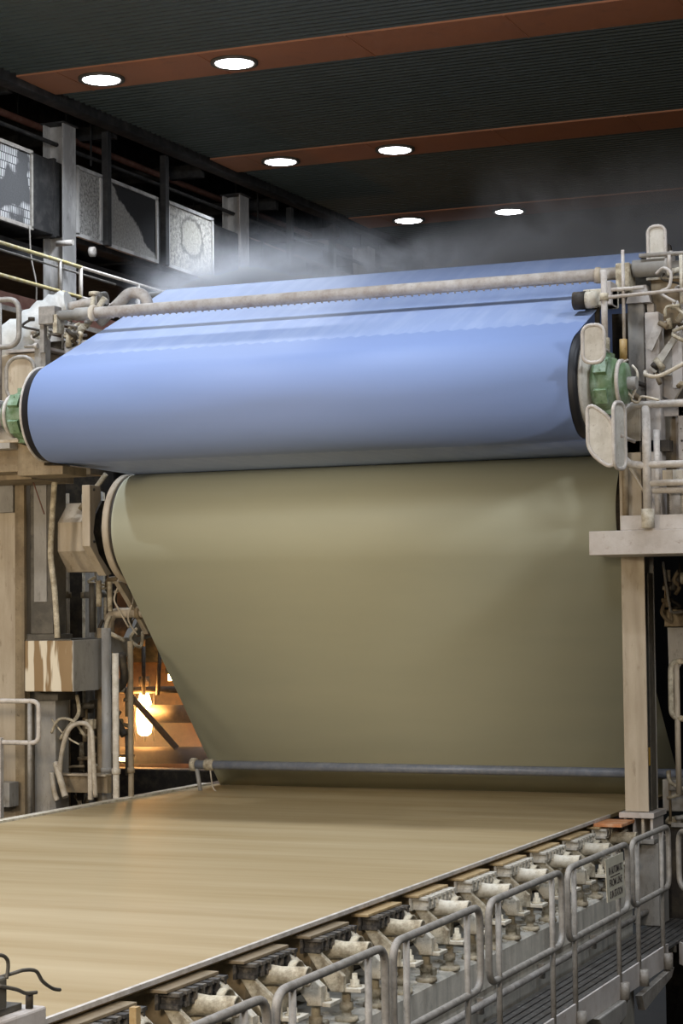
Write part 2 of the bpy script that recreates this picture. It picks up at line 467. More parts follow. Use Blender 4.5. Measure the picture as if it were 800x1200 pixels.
tag(MB().box((-5.30, 19.25, 2.955), (-5.02, 19.75, 2.985)).build('wooden_board', M['board_orange'], None, .004), 'orange wooden board lying beside the column foot', 'board')
tag(MB().box((-5.08, 9.45, 2.86), (-5.04, 9.50, 3.0)).build('tan_tab', M['board_tan']), 'small tan tab standing upright on a foil support spigot', 'tab')

# walkway ------------------------------------------------------------------
t = thing('walkway_grating', (-4.7, 12, 1.9), 'wet grey slatted metal walkway beside the plinth', 'walkway')
mb = MB()
for k in range(7): mb.box((-4.93 + k * .072, 4, 1.92), (-4.93 + k * .072 + .055, 19.0, 1.945))
mb.build('slats', M['wet'], t)
mb = MB()
for k in range(19): mb.box((-4.93 + k * .072, 19.0, 1.92), (-4.93 + k * .072 + .055, 21.6, 1.945))
for k in range(12): mb.box((-4.36, 17.6 + 0, 1.90), (-4.36, 17.6, 1.90)) if False else None
mb.build('slats', M['wet'], t)
mb = MB()
for k in range(36): mb.box((-4.95, 4 + .48 * k, 1.86), (-4.43 if 4 + .48 * k < 19 else -3.55, 4.03 + .48 * k, 1.92))
mb.build('crossbars', M['grey_dark'], t)
t = thing('toe_board', (-4.42, 12, 1.7), 'long pale toe board along the walkway edge', 'toe board')
bx('board', (-4.43, 4, 1.80), (-4.41, 18.50, 2.0), M['white_beam'], t, .004)
bx('lower_angle', (-4.43, 4, 1.76), (-4.36, 14.9, 1.80), M['grey'], t)
def rail_panel(y0, y1, posts, label):
    t = thing('guard_rail', (-4.42, (y0 + y1) / 2, 1.8), label, 'guard rail', 'guard rail panels along the walkway')
    tb('rail_loop', [(-4.42, y0, 2.50), (-4.42, y0, 3.05), (-4.42, y1, 3.05), (-4.42, y1, 2.50)], .025, M['tube'], t, .13, closed=True)
    for py in posts:
        pst = MB().cyl((-4.42 + .0, py, 1.90), (-4.42, py, 3.03), .021, 10).build('post', M['tube'], t)
        MB().lathe([(1.80, .042), (1.94, .042), (1.94, .024)], (-4.375, py, 0), 'Z', 14).build('socket', M['tube'], pst)
        ORG_KEYS.add(pst)
    return t
panels = [(8.3, 9.71, (8.5, 9.43), 'guard rail panel cut by the bottom edge of the picture'),
          (9.82, 11.40, (10.04, 11.13), 'second guard rail panel from the bottom, in front of brown spigots'),
          (11.53, 13.17, (11.76, 12.90), 'third guard rail panel from the bottom edge'),
          (13.35, 15.12, (13.57, 14.86), 'fourth guard rail panel, left of the panel with the sign'),
          (15.28, 17.12, (15.46, 16.79), 'guard rail panel carrying the small printed sign'),
          (17.26, 18.62, (17.45, 18.34), 'last guard rail panel of the row, in front of the column foot')]
for pnl in panels: rail_panel(*pnl)

# the sign hanging on the rail
t = thing('hanging_sign', (-4.385, 16.55, 2.64), 'small off-white printed sign hanging from the walkway guard rail', 'sign')
MB().prism([(-4.385, 16.30, 2.66), (-4.385, 16.86, 2.64), (-4.385, 16.82, 3.01), (-4.385, 16.25, 3.01)], (.006, 0, 0)).build('panel', M['sign'], t)
def text(body, size, loc, parent, w):
    c = bpy.data.curves.new('lettering', 'FONT'); c.body = body; c.size = size; c.align_x = 'CENTER'; c.extrude = .0008; c.offset = .0012
    o = bpy.data.objects.new('lettering', c); col.objects.link(o); c.materials.append(M['ink'])
    bpy.context.view_layer.update()
    if o.dimensions.x > 0: c.size = size; sc = w / o.dimensions.x
    else: sc = 1
    dg = bpy.context.evaluated_depsgraph_get(); me = bpy.data.meshes.new_from_object(o.evaluated_get(dg))
    bpy.data.objects.remove(o)
    o = bpy.data.objects.new('lettering', me); col.objects.link(o)
    o.parent = parent; o.location = V(loc) - ORG[parent.name]; o.rotation_euler = (PI / 2, 0, PI / 2); o.scale = (sc, 1, 1)
    return o
text('IN AUTOMATIC', .085, (-4.3775, 16.565, 2.875), t, .43)
bx('underline', (-4.379, 16.40, 2.848), (-4.377, 16.70, 2.856), M['ink'], t)
text('FROM LINE', .085, (-4.3775, 16.565, 2.775), t, .40)
text('IS IN STATION', .085, (-4.3775, 16.58, 2.68), t, .40)
tb('hook', [(-4.385, 16.33, 3.0), (-4.42, 16.33, 3.082), (-4.45, 16.33, 3.04)], .006, M['tube'], t, .02)
tb('hook', [(-4.385, 16.78, 3.0), (-4.42, 16.78, 3.082), (-4.45, 16.78, 3.04)], .006, M['tube'], t, .02)

# turned corner of the walkway
d = V((.62, -.78, 0)).normalized(); c0 = V((-4.34, 18.62, 0))
t = thing('corner_rail', (c0.x, c0.y, 1.8), 'grey guard rail turning away at the right edge of the picture', 'guard rail')
def q(u, z): return c0 + d * u + V((0, 0, z))
tb('rail_loop', [q(.03, 2.5), q(.03, 3.02), q(1.3, 3.02), q(1.3, 2.5)], .025, M['tube'], t, .13, closed=True)
pst = MB().cyl(q(1.1, 1.9), q(1.1, 3.0), .021).build('post', M['tube'], t)
MB().prism([q(0, 1.8), q(0, 2.0), q(1.5, 2.0), q(1.5, 1.8)], (.015, .012, 0)).build('toe_board', M['white_beam'], t)
t = thing('walkway_bracket', (-4.5, 15.7, 1.3), 'steel bracket and pillar under the walkway edge, at the lower right', 'bracket')
bx('pillar', (-4.62, 14.95, 0), (-4.50, 15.07, 1.80), M['grey'], t)
MB().prism([(-4.36, 15.9, 1.80), (-4.36, 16.9, 1.80), (-4.36, 16.75, 1.66), (-4.36, 16.2, 1.60)], (-.10, 0, 0)).build('gusset', M['grey'], t, .01)
bx('pillar', (-4.46, 16.0, 0), (-4.36, 16.1, 1.70), M['grey'], t)
MB().prism([(-4.36, 17.3, 1.74), (-4.36, 18.5, 1.79), (-4.36, 18.4, 1.72), (-4.36, 17.4, 1.60)], (-.06, 0, 0)).build('gusset', M['tube'], t)
bx('joist', (-5.0, 4, 1.6), (-4.85, 21, 1.86), M['dark'], t)

# ------------------------------------------------------------------ rolls and felts
BC = (18.39, 7.12); BR = .5
OC = (20.25, 6.0); OR = .605
a_t = math.radians(24.4)
def arc(c, r, a0, a1, n):
    return [(c[0] + r * math.cos(math.radians(a0 + (a1 - a0) * i / n)), c[1] + r * math.sin(math.radians(a0 + (a1 - a0) * i / n))) for i in range(n + 1)]
FX0, FX1 = -10.74, -5.10
# blue felt: crest roll -> slope -> round the big roll -> flat -> nip -> back up
crest = (21.05, 8.53); cr = .27
def lin(p, q_, n): return [(p[0] + (q_[0] - p[0]) * i / n, p[1] + (q_[1] - p[1]) * i / n) for i in range(1, n)]
blue = []
blue += [(23.6, 7.3), (23.0, 8.15)]
blue += arc(crest, cr, 40, 114.4, 8)
blue += lin(blue[-1], (BC[0] + BR * math.cos(math.radians(114.4)), BC[1] + BR * math.sin(math.radians(114.4))), 14)
blue += arc(BC, BR, 114.4, 268, 28)
last = blue[-1]
nip = (20.10, 6.60)
blue += lin(last, nip, 8) + [nip, (20.35, 6.615), (20.7, 6.75), (21.6, 7.6), (22.6, 7.4), (23.3, 7.05), (23.6, 7.3)]
mb = MB().sheet(blue, FX0, FX1, 1)
# felt needs its own origin for the wash pattern: bottom front of the loop
o = mb.build('blue_felt', M['felt_blue']); tag(o, 'wide blue press felt wrapped over the big roll, steam rising behind it', 'felt')
s = o.modifiers.new('thickness', 'SOLIDIFY'); s.thickness = .012; s.offset = -1
# blue roll
t = thing('press_roll', (-7.9, BC[0], BC[1] - .5), 'big roll inside the front bend of the blue felt', 'roll')
mb = MB().lathe([(-10.84, .05), (-10.84, .40), (-10.83, .47), (-10.82, .484), (-5.06, .484), (-5.02, .46)], (0,) + BC, 'X', 64)
mb.build('drum', M['black'], t)
MB().lathe([(-10.845, .49), (-10.84, .497), (-10.825, .497), (-10.82, .46), (-10.845, .46)], (0,) + BC, 'X', 48).build('rim', M['tube_white'], t)
MB().lathe([(-5.03, .44), (-4.99, .425), (-4.985, .20), (-4.96, .18), (-4.96, .05)], (0,) + BC, 'X', 48).build('end_disc', M['white_plate'], t)
MB().cyl((-11.5, BC[0], BC[1]), (-10.8, BC[0], BC[1]), .09).build('journal', M['grey'], t)
MB().cyl((-5.0, BC[0], BC[1]), (-4.58, BC[0], BC[1]), .06).build('journal', M['grey'], t)
# crest roll
t = thing('guide_roll', (-7.9, crest[0], crest[1] - .3), 'slim guide roll at the high back edge of the blue felt', 'roll')
MB().lathe([(-10.95, .08), (-10.95, cr - .014), (-4.98, cr - .014), (-4.98, .08)], (0,) + crest, 'X', 40).build('drum', M['grey_dark'], t)
MB().cyl((-5.0, crest[0], crest[1]), (-4.5, crest[0], crest[1]), .08).build('journal', M['grey'], t)
# olive fabric
sd = V((2.23, 0, -2.38)).normalized()
ang = math.degrees(math.atan2(-.684, -.73))
olive = [(23.0, 6.9), (22.0, 6.95), (21.0, 6.75)]
olive = arc(OC, OR, 60, 180 + math.degrees(math.atan2(.684, .73)), 40)
lastp = olive[-1]
end = (22.33, 2.99)
olive += lin(lastp, end, 10) + [end]
olive = [(22.6, 5.9)] + olive
mb = MB().sheet(olive, -10.75, -5.13, 1)
o = mb.build('olive_fabric', M['felt_olive']); tag(o, 'tall olive fabric hanging from under the blue felt down to the wire', 'fabric')
s = o.modifiers.new('thickness', 'SOLIDIFY'); s.thickness = .01; s.offset = -1
t = thing('forming_roll', (-7.9, OC[0], OC[1] - .6), 'roll at the top of the olive fabric, pale rim showing at left', 'roll')
MB().lathe([(-10.84, .1), (-10.84, .56), (-10.82, .585), (-10.80, .588), (-10.79, .588), (-5.1, .588), (-5.08, .1)], (0,) + OC, 'X', 64).build('drum', M['dark'], t)
MB().lathe([(-10.87, .60), (-10.86, .612), (-10.80, .612), (-10.79, .60), (-10.79, .55), (-10.87, .55)], (0,) + OC, 'X', 64).build('rim', M['beige'], t)
MB().cyl((-11.6, OC[0], OC[1]), (-10.9, OC[0], OC[1]), .12).build('journal', M['grey_dark'], t)
# bar across the foot
t = thing('shower_bar', (-8, 21.5, 3.25), 'blue-grey pipe across the foot of the olive fabric', 'pipe')
tb('pipe', [(-10.7, 21.5, 3.3), (-4.6, 21.5, 3.3)], .052, M['bluegrey'], t)
MB().lathe([(-10.72, .04), (-10.72, .075), (-10.66, .075), (-10.66, .055)], (0, 21.5, 3.3), 'X', 16).build('collar', M['crust'], t)
MB().lathe([(-10.55, .05), (-10.54, .068), (-10.44, .068), (-10.43, .05)], (0, 21.5, 3.3), 'X', 16).build('collar', M['crust'], t)
tb('cable', smoothpath([(-10.47, 21.48, 3.24), (-10.45, 21.5, 3.05), (-10.40, 21.5, 2.99)]), .008, M['hose'], t)
tb('support_leg', [(-10.66, 21.5, 3.3), (-10.60, 21.5, 2.95)], .025, M['grey'], t)

# top shower pipe
t = thing('shower_pipe', (-8, 19.3, 8.2), 'long grey shower pipe across the top of the blue felt', 'pipe')
tb('pipe', [(-10.75, 19.3, 8.295), (-4.95, 19.3, 8.30)], .062, M['rust_tube'], t, n=18)
MB().lathe([(-11.22, .055), (-10.98, .055), (-10.98, .07), (-10.75, .07), (-10.75, .06)], (0, 19.3, 8.295), 'X', 18).build('end_sleeve', M['grey'], t)
MB().lathe([(-10.79, .085), (-10.79, .085), (-10.74, .085), (-10.73, .062)], (0, 19.3, 8.295), 'X', 18).build('flange', M['beige'], t)
MB().lathe([(-5.20, .062), (-5.19, .08), (-5.15, .08), (-5.14, .062)], (0, 19.3, 8.295), 'X', 18).build('flange', M['beige'], t)
nz = MB().lathe([(8.245, .012), (8.228, .012), (8.222, .006)], (-10.6, 19.3, 0), 'Z', 8).build('nozzle', M['rust_tube'], t)
for k in range(1, 72):
    c_ = nz.copy(); col.objects.link(c_); c_.parent = t; c_.location = (k * .076, 0, 0)

# ------------------------------------------------------------------ right (tending) side
# I section column
t = thing('steel_column', (-5.0, 19.95, 2.75), 'tall pale I-section steel column under the white girder', 'column')
MB().box((-5.12, 19.78, 3.06), (-4.885, 19.81, 5.56)).build('front_flange', M['beige'], t, .004)
MB().box((-5.05, 19.81, 3.06), (-4.99, 20.15, 5.56)).build('web', M['grey'], t)
MB().box((-5.12, 20.15, 3.06), (-4.885, 20.18, 5.56)).build('back_flange', M['grey'], t, .004)
MB().cyl((-4.94, 19.88, 3.06), (-4.94, 19.88, 5.56), .035).build('conduit', M['tube'], t)
MB().box((-4.92, 19.95, 3.06), (-4.89, 20.15, 5.4)).build('cable_tray', M['grey_dark'], t)
MB().box((-4.962, 19.838, 3.50), (-4.895, 19.93, 3.68)).build('yellow_tag', M['yellow_tag'], t, .006)
t2 = t
MB().box((-5.17, 19.72, 3.0), (-4.82, 20.25, 3.055)).build('top_plate', M['white_beam'], t2, .006)
for k in range(4): MB().box((-5.13 + .088 * k, 19.76, 2.80), (-5.105 + .088 * k, 20.2, 3.0)).build('rib', M['white_beam'] if k != 2 else M['beige'], t2)
MB().box((-5.10, 19.98, 2.80), (-4.86, 20.02, 3.0)).build('core', M['grey'], t2)
MB().box((-5.17, 19.70, 2.755), (-4.82, 20.25, 2.80)).build('base_plate', M['grey'], t2, .006)
MB().box((-5.06, 19.8, 1.95), (-4.80, 20.2, 2.755)).build('pedestal', M['grey'], t2, .01)
# girders
tag(MB().box((-5.20, 18.90, 5.555), (-2.6, 19.75, 5.785)).build('platform_girder', M['white_beam'], None, .008), 'long white box girder carrying the upper platform, ending over the olive fabric', 'girder')
tag(MB().box((-4.90, 18.93, 5.785), (-2.6, 19.1, 5.925)).build('kick_plate', M['white_beam'], None, .006), 'pale kick plate standing on the white girder under the upper rail', 'kick plate')
# upper guard rail
t = thing('platform_rail', (-4.2, 18.85, 5.9), 'pale guard rail of the upper platform above the white girder', 'guard rail')
YR = 18.88
tb('rail_loop', [(-4.86, YR, 6.395), (-4.86, YR, 6.965), (-3.2, YR, 6.96), (-3.2, YR, 6.39)], .036, M['tube_white'], t, .17, closed=True, n=14)
MB().cyl((-4.62, YR, 5.93), (-4.62, YR, 6.95), .042, 14).build('post', M['tube_white'], t)
MB().cyl((-4.62, YR + .0, 5.80), (-4.62, YR, 5.98), .06, 14).build('socket', M['crust_white'], t)
tb('low_rail', [(-4.6, YR, 6.22), (-3.2, YR, 6.215)], .03, M['tube_white'], t)
tb('low_rail', [(-4.6, YR + .02, 6.15), (-3.2, YR + .02, 6.145)], .028, M['tube_white'], t)
# inner support post and tan pillar behind the guards
t = thing('roll_stand', (-4.95, 19.2, 5.79), 'tan pillar behind the guard plates at the end of the felt rolls', 'pillar')
MB().box((-5.0, 19.3, 5.79), (-4.78, 19.6, 7.0)).build('post', M['beige'], t, .01)
MB().cyl((-4.93, 19.26, 5.79), (-4.93, 19.26, 6.6), .03).build('pipe', M['beige_dark'], t)
MB().box((-4.72, 19.3, 5.79), (-4.58, 19.5, 7.9)).build('post', M['white_beam'], t, .01)
MB().cyl((-4.60, 19.2, 5.79), (-4.60, 19.2, 6.75), .03).build('pipe', M['tube_white'], t)
MB().box((-4.95, 19.3, 6.55), (-4.5, 19.45, 6.66)).build('crosspiece', M['dark'], t)
tb('brace', [(-4.88, 19.25, 6.4), (-4.68, 19.25, 6.05)], .012, M['beige'], t)
# guard plates
def roundrect(cx, cz_, w, h, y, r, tilt=0, n=5):
    pts = []
    for sx, sz, a0 in ((1, 1, 0), (-1, 1, 90), (-1, -1, 180), (1, -1, 270)):
        for k in range(n + 1):
            a = math.radians(a0 + 90 * k / n)
            pts.append(V((sx * (w / 2 - r) + r * math.cos(a), 0, sz * (h / 2 - r) + r * math.sin(a))))
    m = Matrix.Rotation(tilt, 3, 'Y')
    return [m @ p_ + V((cx, y, cz_)) for p_ in pts]
def guard(label, cx, cz_, w, h, y, shear=0, tilt=0, rot=0, rimr=.018):
    t = thing('guard_plate', (cx, y, cz_ - h / 2), label, 'guard plate', 'rounded white guard plates by the roll ends')
    pts = roundrect(cx, cz_, w, h, y, min(w, h) * .38, tilt)
    rz = Matrix.Rotation(rot, 3, 'Z')
    pts = [rz @ (p_ - V((cx, y, cz_))) + V((cx, y, cz_)) + V((0, 0, shear * (p_.x - cx))) for p_ in pts]
    nn = rz @ V((0, .02, 0))
    MB().prism(pts, nn).build('plate', M['white_plate'], t)
    MB().tube(pts, rimr, 8, closed=True).build('rim', M['tube_white'], t)
    MB().cyl((cx, y + .02, cz_), (cx + .02, y + .45, cz_ - .02), .018, 8).build('arm', M['rust_tube'], t)
    return t
guard('rounded white guard plate above the right green bearing housing', -4.84, 7.43, .20, .34, 17.85)
guard('rounded white guard plate hanging below the right green bearing housing', -4.80, 6.60, .24, .46, 17.9, shear=-.75)
guard('guard plate seen edge-on beside the upper platform rail', -4.64, 6.60, .24, .60, 17.95, rot=1.38, rimr=.018)
guard('arched guard plate standing above the shower pipe at the upper right', -4.60, 8.53, .17, .42, 19.35)
# right bearing housing
def housing(name, x0, sgn, label, s_=1.0):
    c = (0,) + BC
    t = thing('bearing_housing', (x0, BC[0], BC[1] - .25), label, 'bearing housing', 'green bearing housings of the press roll')
    pr = [(0, .12), (0, .22), (.03, .25), (.12, .26), (.20, .235), (.21, .20), (.30, .19), (.31, .1)]
    MB().lathe([(x0 + sgn * a * s_, r * s_) for a, r in pr], c, 'X', 32).build('body', M['green'], t)
    xm = x0 + sgn * .11 * s_
    for ang_ in (90, 210, 150, 270, 330, 30):
        a = math.radians(ang_); cy, cz_ = BC[0] + math.cos(a) * .255 * s_, BC[1] + math.sin(a) * .255 * s_
        rot = Matrix.Rotation(a, 3, 'X')
        mb = MB().box((xm - .06, cy - .03, cz_ - .07), (xm + .06, cy + .03, cz_ + .07), rot=rot)
        for dz in (-.04, .04):
            p_ = V((xm, cy, cz_)) + rot @ V((0, .03, dz)); mb.cyl(p_, p_ + rot @ V((0, .008, 0)), .009, 8)
        mb.build('lug', M['green'], t, .004)
    MB().lathe([(x0 + sgn * .235 * s_, .2 * s_), (x0 + sgn * .235 * s_, .225 * s_), (x0 + sgn * .265 * s_, .225 * s_), (x0 + sgn * .265 * s_, .2 * s_)], c, 'X', 28).build('clamp_ring', M['tube_white'], t)
    return t
housing('bearing_housing', -4.97, 1, 'green bearing housing at the right end of the blue felt roll')
housing('bearing_housing', -10.95, -1, 'green bearing housing at the left end of the blue felt roll')

# upper right machinery
t = thing('shower_drive', (-4.6, 19.3, 8.1), 'grey sleeve and bracket at the right end of the shower pipe', 'pipe drive')
MB().box((-4.97, 19.18, 8.10), (-4.83, 19.42, 8.38)).build('bracket', M['crust'], t, .012)
MB().lathe([(-4.83, .05), (-4.82, .085), (-4.50, .088), (-4.49, .11), (-4.455, .11), (-4.45, .05), (-3.9, .045)], (0, 19.3, 8.33), 'X', 24).build('sleeve', M['grey'], t)
tb('tie_rod', [(-4.74, 19.22, 8.44), (-3.9, 19.22, 8.43)], .022, M['tube'], t)
MB().lathe([(-4.46, .02), (-4.46, .12), (-4.43, .12), (-4.43, .02)], (0, 19.3, 8.36), 'X', 24).build('disc', M['tube_white'], t)
MB().prism([(-5.03, 20.7, 8.50), (-4.88, 20.7, 8.85), (-4.78, 20.7, 8.80), (-4.74, 20.7, 8.55)], (0, .06, 0)).build('fin', M['dark'], t)
t = thing('doctor_block', (-5.1, 19.0, 7.9), 'pale block with dark roller end at the right edge of the blue felt', 'bracket block')
MB().box((-5.22, 18.9, 7.93), (-4.93, 19.15, 8.10)).build('block', M['crust_white'], t, .012)
MB().box((-5.02, 18.85, 7.93), (-4.93, 19.1, 8.16)).build('cheek', M['white_beam'], t, .01)
MB().lathe([(-5.28, .02), (-5.28, .085), (-5.16, .088), (-5.15, .03)], (0, 18.8, 7.98), 'X', 18).build('roller_end', M['dark'], t)
MB().lathe([(-5.16, .03), (-5.16, .08), (-5.06, .08), (-5.05, .03)], (0, 18.8, 7.98), 'X', 18).build('collar', M['crust_white'], t)
t = thing('tube_scaffold', (-4.95, 18.6, 6.9), 'thin upright tubes with a horizontal rod beside the felt edge', 'tube frame')
MB().cyl((-4.93, 18.6, 7.32), (-4.93, 18.6, 8.22), .030).build('upright', M['rust_tube'], t)
MB().cyl((-4.93, 18.6, 7.45), (-4.93, 18.6, 7.58), .045).build('collar', M['crust'], t)
MB().cyl((-4.93, 18.6, 7.93), (-4.93, 18.6, 8.0), .042).build('collar', M['crust'], t)
tb('rod', [(-4.95, 18.6, 7.96), (-3.9, 18.6, 7.99)], .018, M['rust_tube'], t)
tb('rod', [(-4.86, 18.6, 8.03), (-4.55, 18.6, 8.03)], .018, M['tube_white'], t)
MB().cyl((-4.75, 18.62, 7.55), (-4.75, 18.62, 8.40), .016).build('upright', M['rust_tube'], t)
MB().cyl((-4.76, 18.62, 7.36), (-4.76, 18.62, 7.56), .036).build('gland', M['brass'], t)
MB().box((-5.12, 18.95, 7.2), (-5.08, 19.0, 7.93)).build('upright', M['dark'], t)
t = thing('frame_upright', (-4.8, 19.5, 7.0), 'grey upright frame plates behind the thin tubes', 'machine frame')
MB().box((-4.90, 19.35, 7.0), (-4.74, 19.55, 8.05)).build('plate', M['grey'], t, .008)
MB().box((-5.12, 19.6, 6.9), (-4.90, 19.75, 7.95)).build('plate', M['dark'], t)
MB().box((-4.72, 19.4, 7.2), (-4.65, 19.5, 8.0)).build('plate', M['tube_white'], t, .006)
MB().prism([(-4.90, 19.3, 8.0), (-4.66, 19.3, 8.0), (-4.70, 19.3, 8.17), (-4.86, 19.3, 8.17)], (0, .12, 0)).build('cap', M['white_beam'], t)
t = thing('brown_panel_box', (-4.5, 19.5, 7.75), 'brown panelled box hanging under the sleeve at the upper right', 'box')
MB().box((-4.70, 19.5, 7.80), (-4.40, 19.9, 8.24)).build('body', M['beige_dark'], t, .008)
MB().box((-4.41, 19.48, 7.80), (-4.385, 19.52, 8.24)).build('edge_strip', M['tube_white'], t)
MB().box((-4.74, 19.48, 8.24), (-4.38, 19.9, 8.265)).build('lid', M['crust_white'], t)
t = thing('gusset_hopper', (-4.5, 19.4, 7.0), 'pale triangular gusset plates on the right frame', 'gusset')
MB().prism([(-4.66, 19.3, 7.28), (-4.46, 19.3, 7.28), (-4.46, 19.3, 7.62)], (0, .02, 0)).build('plate', M['grey'], t)
MB().prism([(-4.46, 19.3, 7.15), (-4.36, 19.3, 7.15), (-4.36, 19.3, 7.70), (-4.41, 19.3, 7.76), (-4.46, 19.3, 7.64)], (0, .05, 0)).build('plate', M['white_beam'], t, .005)
MB().prism([(-4.70, 19.25, 7.55), (-4.62, 19.25, 7.78), (-4.50, 19.25, 7.80), (-4.64, 19.25, 7.52)], (0, .02, 0)).build('fin', M['tube_white'], t)
MB().prism([(-4.62, 19.28, 7.30), (-4.40, 19.28, 7.62), (-4.44, 19.28, 7.66), (-4.68, 19.28, 7.36)], (0, .03, 0)).build('rib', M['white_plate'], t)
MB().box((-4.68, 19.45, 6.9), (-4.35, 19.5, 7.3)).build('panel', M['white_beam'], t)
t = thing('lower_right_panel', (-4.35, 19.5, 6.2), 'white speckled cabinet door with a black handle behind the upper rail', 'cabinet')
MB().box((-4.45, 19.45, 5.79), (-3.4, 19.9, 7.02)).build('body', M['white_beam'], t, .01)
tb('handle', [(-4.35, 19.45, 6.50), (-4.35, 19.36, 6.50), (-4.27, 19.36, 6.51), (-4.27, 19.36, 6.69), (-4.35, 19.36, 6.70), (-4.35, 19.45, 6.70)], .010, M['black'], t, .02)
MB().prism([(-4.42, 19.30, 7.05), (-4.22, 19.30, 7.36), (-3.6, 19.3, 7.2), (-3.6, 19.3, 7.02)], (0, .3, 0)).build('hood', M['dark'], t)
tb('hood_edge', [(-4.44, 19.28, 7.03), (-4.22, 19.28, 7.38), (-3.6, 19.28, 7.22)], .012, M['tube_white'], t)
mb = MB()
random.seed(5)
for k in range(26):
    x, z = random.uniform(-4.42, -4.1), random.uniform(6.4, 6.95)
    mb.cyl((x, 19.45, z), (x, 19.442, z), random.uniform(.005, .012), 8)
mb.build('rivets', M['dark'], t)
t = thing('side_frame', (-4.2, 19.85, 5.8), 'stained beige machine side frame behind the tending side fittings', 'machine frame')
MB().prism([(-4.96, 19.84, 5.79), (-3.3, 19.84, 5.79), (-3.3, 19.84, 8.2), (-4.72, 19.84, 8.2), (-4.9, 19.84, 7.9), (-4.9, 19.84, 6.9)], (0, .1, 0)).build('plate', M['beige'], t, .01)
MB().box((-4.55, 19.80, 5.8), (-4.50, 19.84, 7.8)).build('stiffener', M['white_beam'], t)
MB().box((-4.95, 19.80, 6.45), (-3.4, 19.84, 6.50)).build('stiffener', M['beige_dark'], t)
random.seed(33)
for k in range(14):
    x, z = random.uniform(-4.85, -4.35), random.uniform(6.9, 8.3)
    tb('fitting', [(x, 19.26, z), (x + random.uniform(-.14, .14), 19.22, z + random.uniform(-.12, .12))], random.uniform(.012, .035), M[random.choice(['crust', 'crust_white', 'tube_white', 'dark', 'beige_dark'])], t)
# hoses on right
for nm, pts, r, m_, lb in [
    ('cable', [(-4.97, 18.45, 7.30), (-4.84, 18.4, 7.32), (-4.75, 18.4, 7.2), (-4.68, 18.4, 7.05), (-4.62, 18.4, 6.98)], .012, 'hose', 'thin pale cable sloping behind the right green housing'),
    ('cable', [(-4.66, 18.55, 7.30), (-4.60, 18.5, 7.22), (-4.62, 18.5, 7.08), (-4.66, 18.5, 6.98), (-4.60, 18.5, 6.95), (-4.56, 18.5, 7.0), (-4.40, 18.5, 6.96)], .012, 'hose', 'pale cable looping down above the platform rail'),
    ('hose', [(-4.55, 18.6, 7.24), (-4.52, 18.5, 7.20), (-4.42, 18.5, 7.18), (-4.30, 18.5, 7.22), (-4.1, 18.5, 7.32)], .020, 'hose', 'thick pale hose sagging at the right edge above the platform rail'),
    ('hose', [(-4.50, 18.9, 8.20), (-4.42, 18.85, 8.24), (-4.34, 18.8, 8.18), (-4.36, 18.8, 8.05), (-4.44, 18.8, 8.0), (-4.3, 18.8, 7.9)], .016, 'tube_white', 'pale hose curling beside the brown panelled box'),
    ('cable', [(-4.88, 18.5, 7.02), (-4.80, 18.4, 7.1), (-4.74, 18.4, 7.28), (-4.66, 18.4, 7.34)], .010, 'rust_tube', 'thin cable beside the green housing clamp ring')]:
    tag(tb(nm, smoothpath(pts), r, M[m_]), lb, nm)
t = thing('hose_bundle', (-4.3, 19.1, 5.9), 'bundle of pale ribbed hoses on the kick plate at the right edge', 'hose bundle')
for k in range(4):
    x0 = -4.43 + k * .105
    pr = []
    for j in range(10): pr += [(.0 + j * .03, .06), (.015 + j * .03, .075)]
    MB().lathe([(5.93 + a * .8, r) for a, r in pr], (x0, 19.25, 0), 'Z', 14).build('ribbed_hose', M['white_plate'] if k % 2 else M['tube_white'], t)
t = thing('clamp_box', (-4.5, 19.1, 6.22), 'small pink and white clamp box behind the platform post', 'box')
MB().box((-4.54, 19.15, 6.24), (-4.44, 19.3, 6.36)).build('body', M['beige'], t, .005)
MB().box((-4.44, 19.15, 6.22), (-4.34, 19.3, 6.36)).build('cover', M['white_plate'], t, .005)

# machinery below the girder, right of the column
t = thing('drive_cabinet', (-4.6, 20.9, 2.6), 'grey-brown machine frame to the right of the steel column', 'machine frame')
MB().box((-4.94, 20.8, 4.86), (-3.6, 21.1, 5.04)).build('crossbeam', M['beige_dark'], t, .01)
MB().prism([(-4.93, 20.9, 4.85), (-4.66, 20.9, 4.85), (-4.72, 20.9, 4.60), (-4.92, 20.9, 4.25)], (0, .05, 0)).build('gusset', M['grey'], t)
MB().box((-4.76, 21.2, 0), (-4.2, 21.6, 5.5)).build('upright', M['dark'], t)
MB().box((-4.68, 20.6, 2.9), (-4.3, 20.7, 4.9)).build('upright', M['beige'], t, .01)
MB().box((-4.92, 20.5, 3.0), (-4.68, 20.8, 3.32)).build('gearbox', M['grey'], t, .012)
MB().lathe([(2.94, .07), (2.9, .10), (2.87, .10), (2.86, .06)], (-4.82, 20.6, 0), 'Z', 16).build('knob', M['crust'], t)
MB().box((-4.90, 20.4, 0), (-3.6, 20.9, 2.86)).build('bed', M['dark'], t, .01)
MB().box((-4.80, 20.35, 2.86), (-3.6, 20.4, 2.90)).build('bed_edge', M['tube'], t)
t = thing('dark_pipework', (-4.6, 20.5, 5.0), 'dark tangled pipework under the girder at the right edge', 'pipework')
random.seed(12)
for k in range(9):
    x, z = random.uniform(-4.88, -4.3), random.uniform(5.08, 5.5)
    tb('pipe', smoothpath([(x, 20.5, 5.52), (x + random.uniform(-.08, .08), 20.45, z), (x + random.uniform(.0, .2), 20.5, z - .1), (x + .3, 20.7, z - .05)]), random.uniform(.012, .035), M[random.choice(['dark', 'crust', 'beige_dark', 'tube'])], t)
MB().lathe([(-4.66, .02), (-4.66, .06), (-4.5, .06), (-4.5, .02)], (0, 20.4, 5.35), 'X', 16).build('valve', M['crust_white'], t)
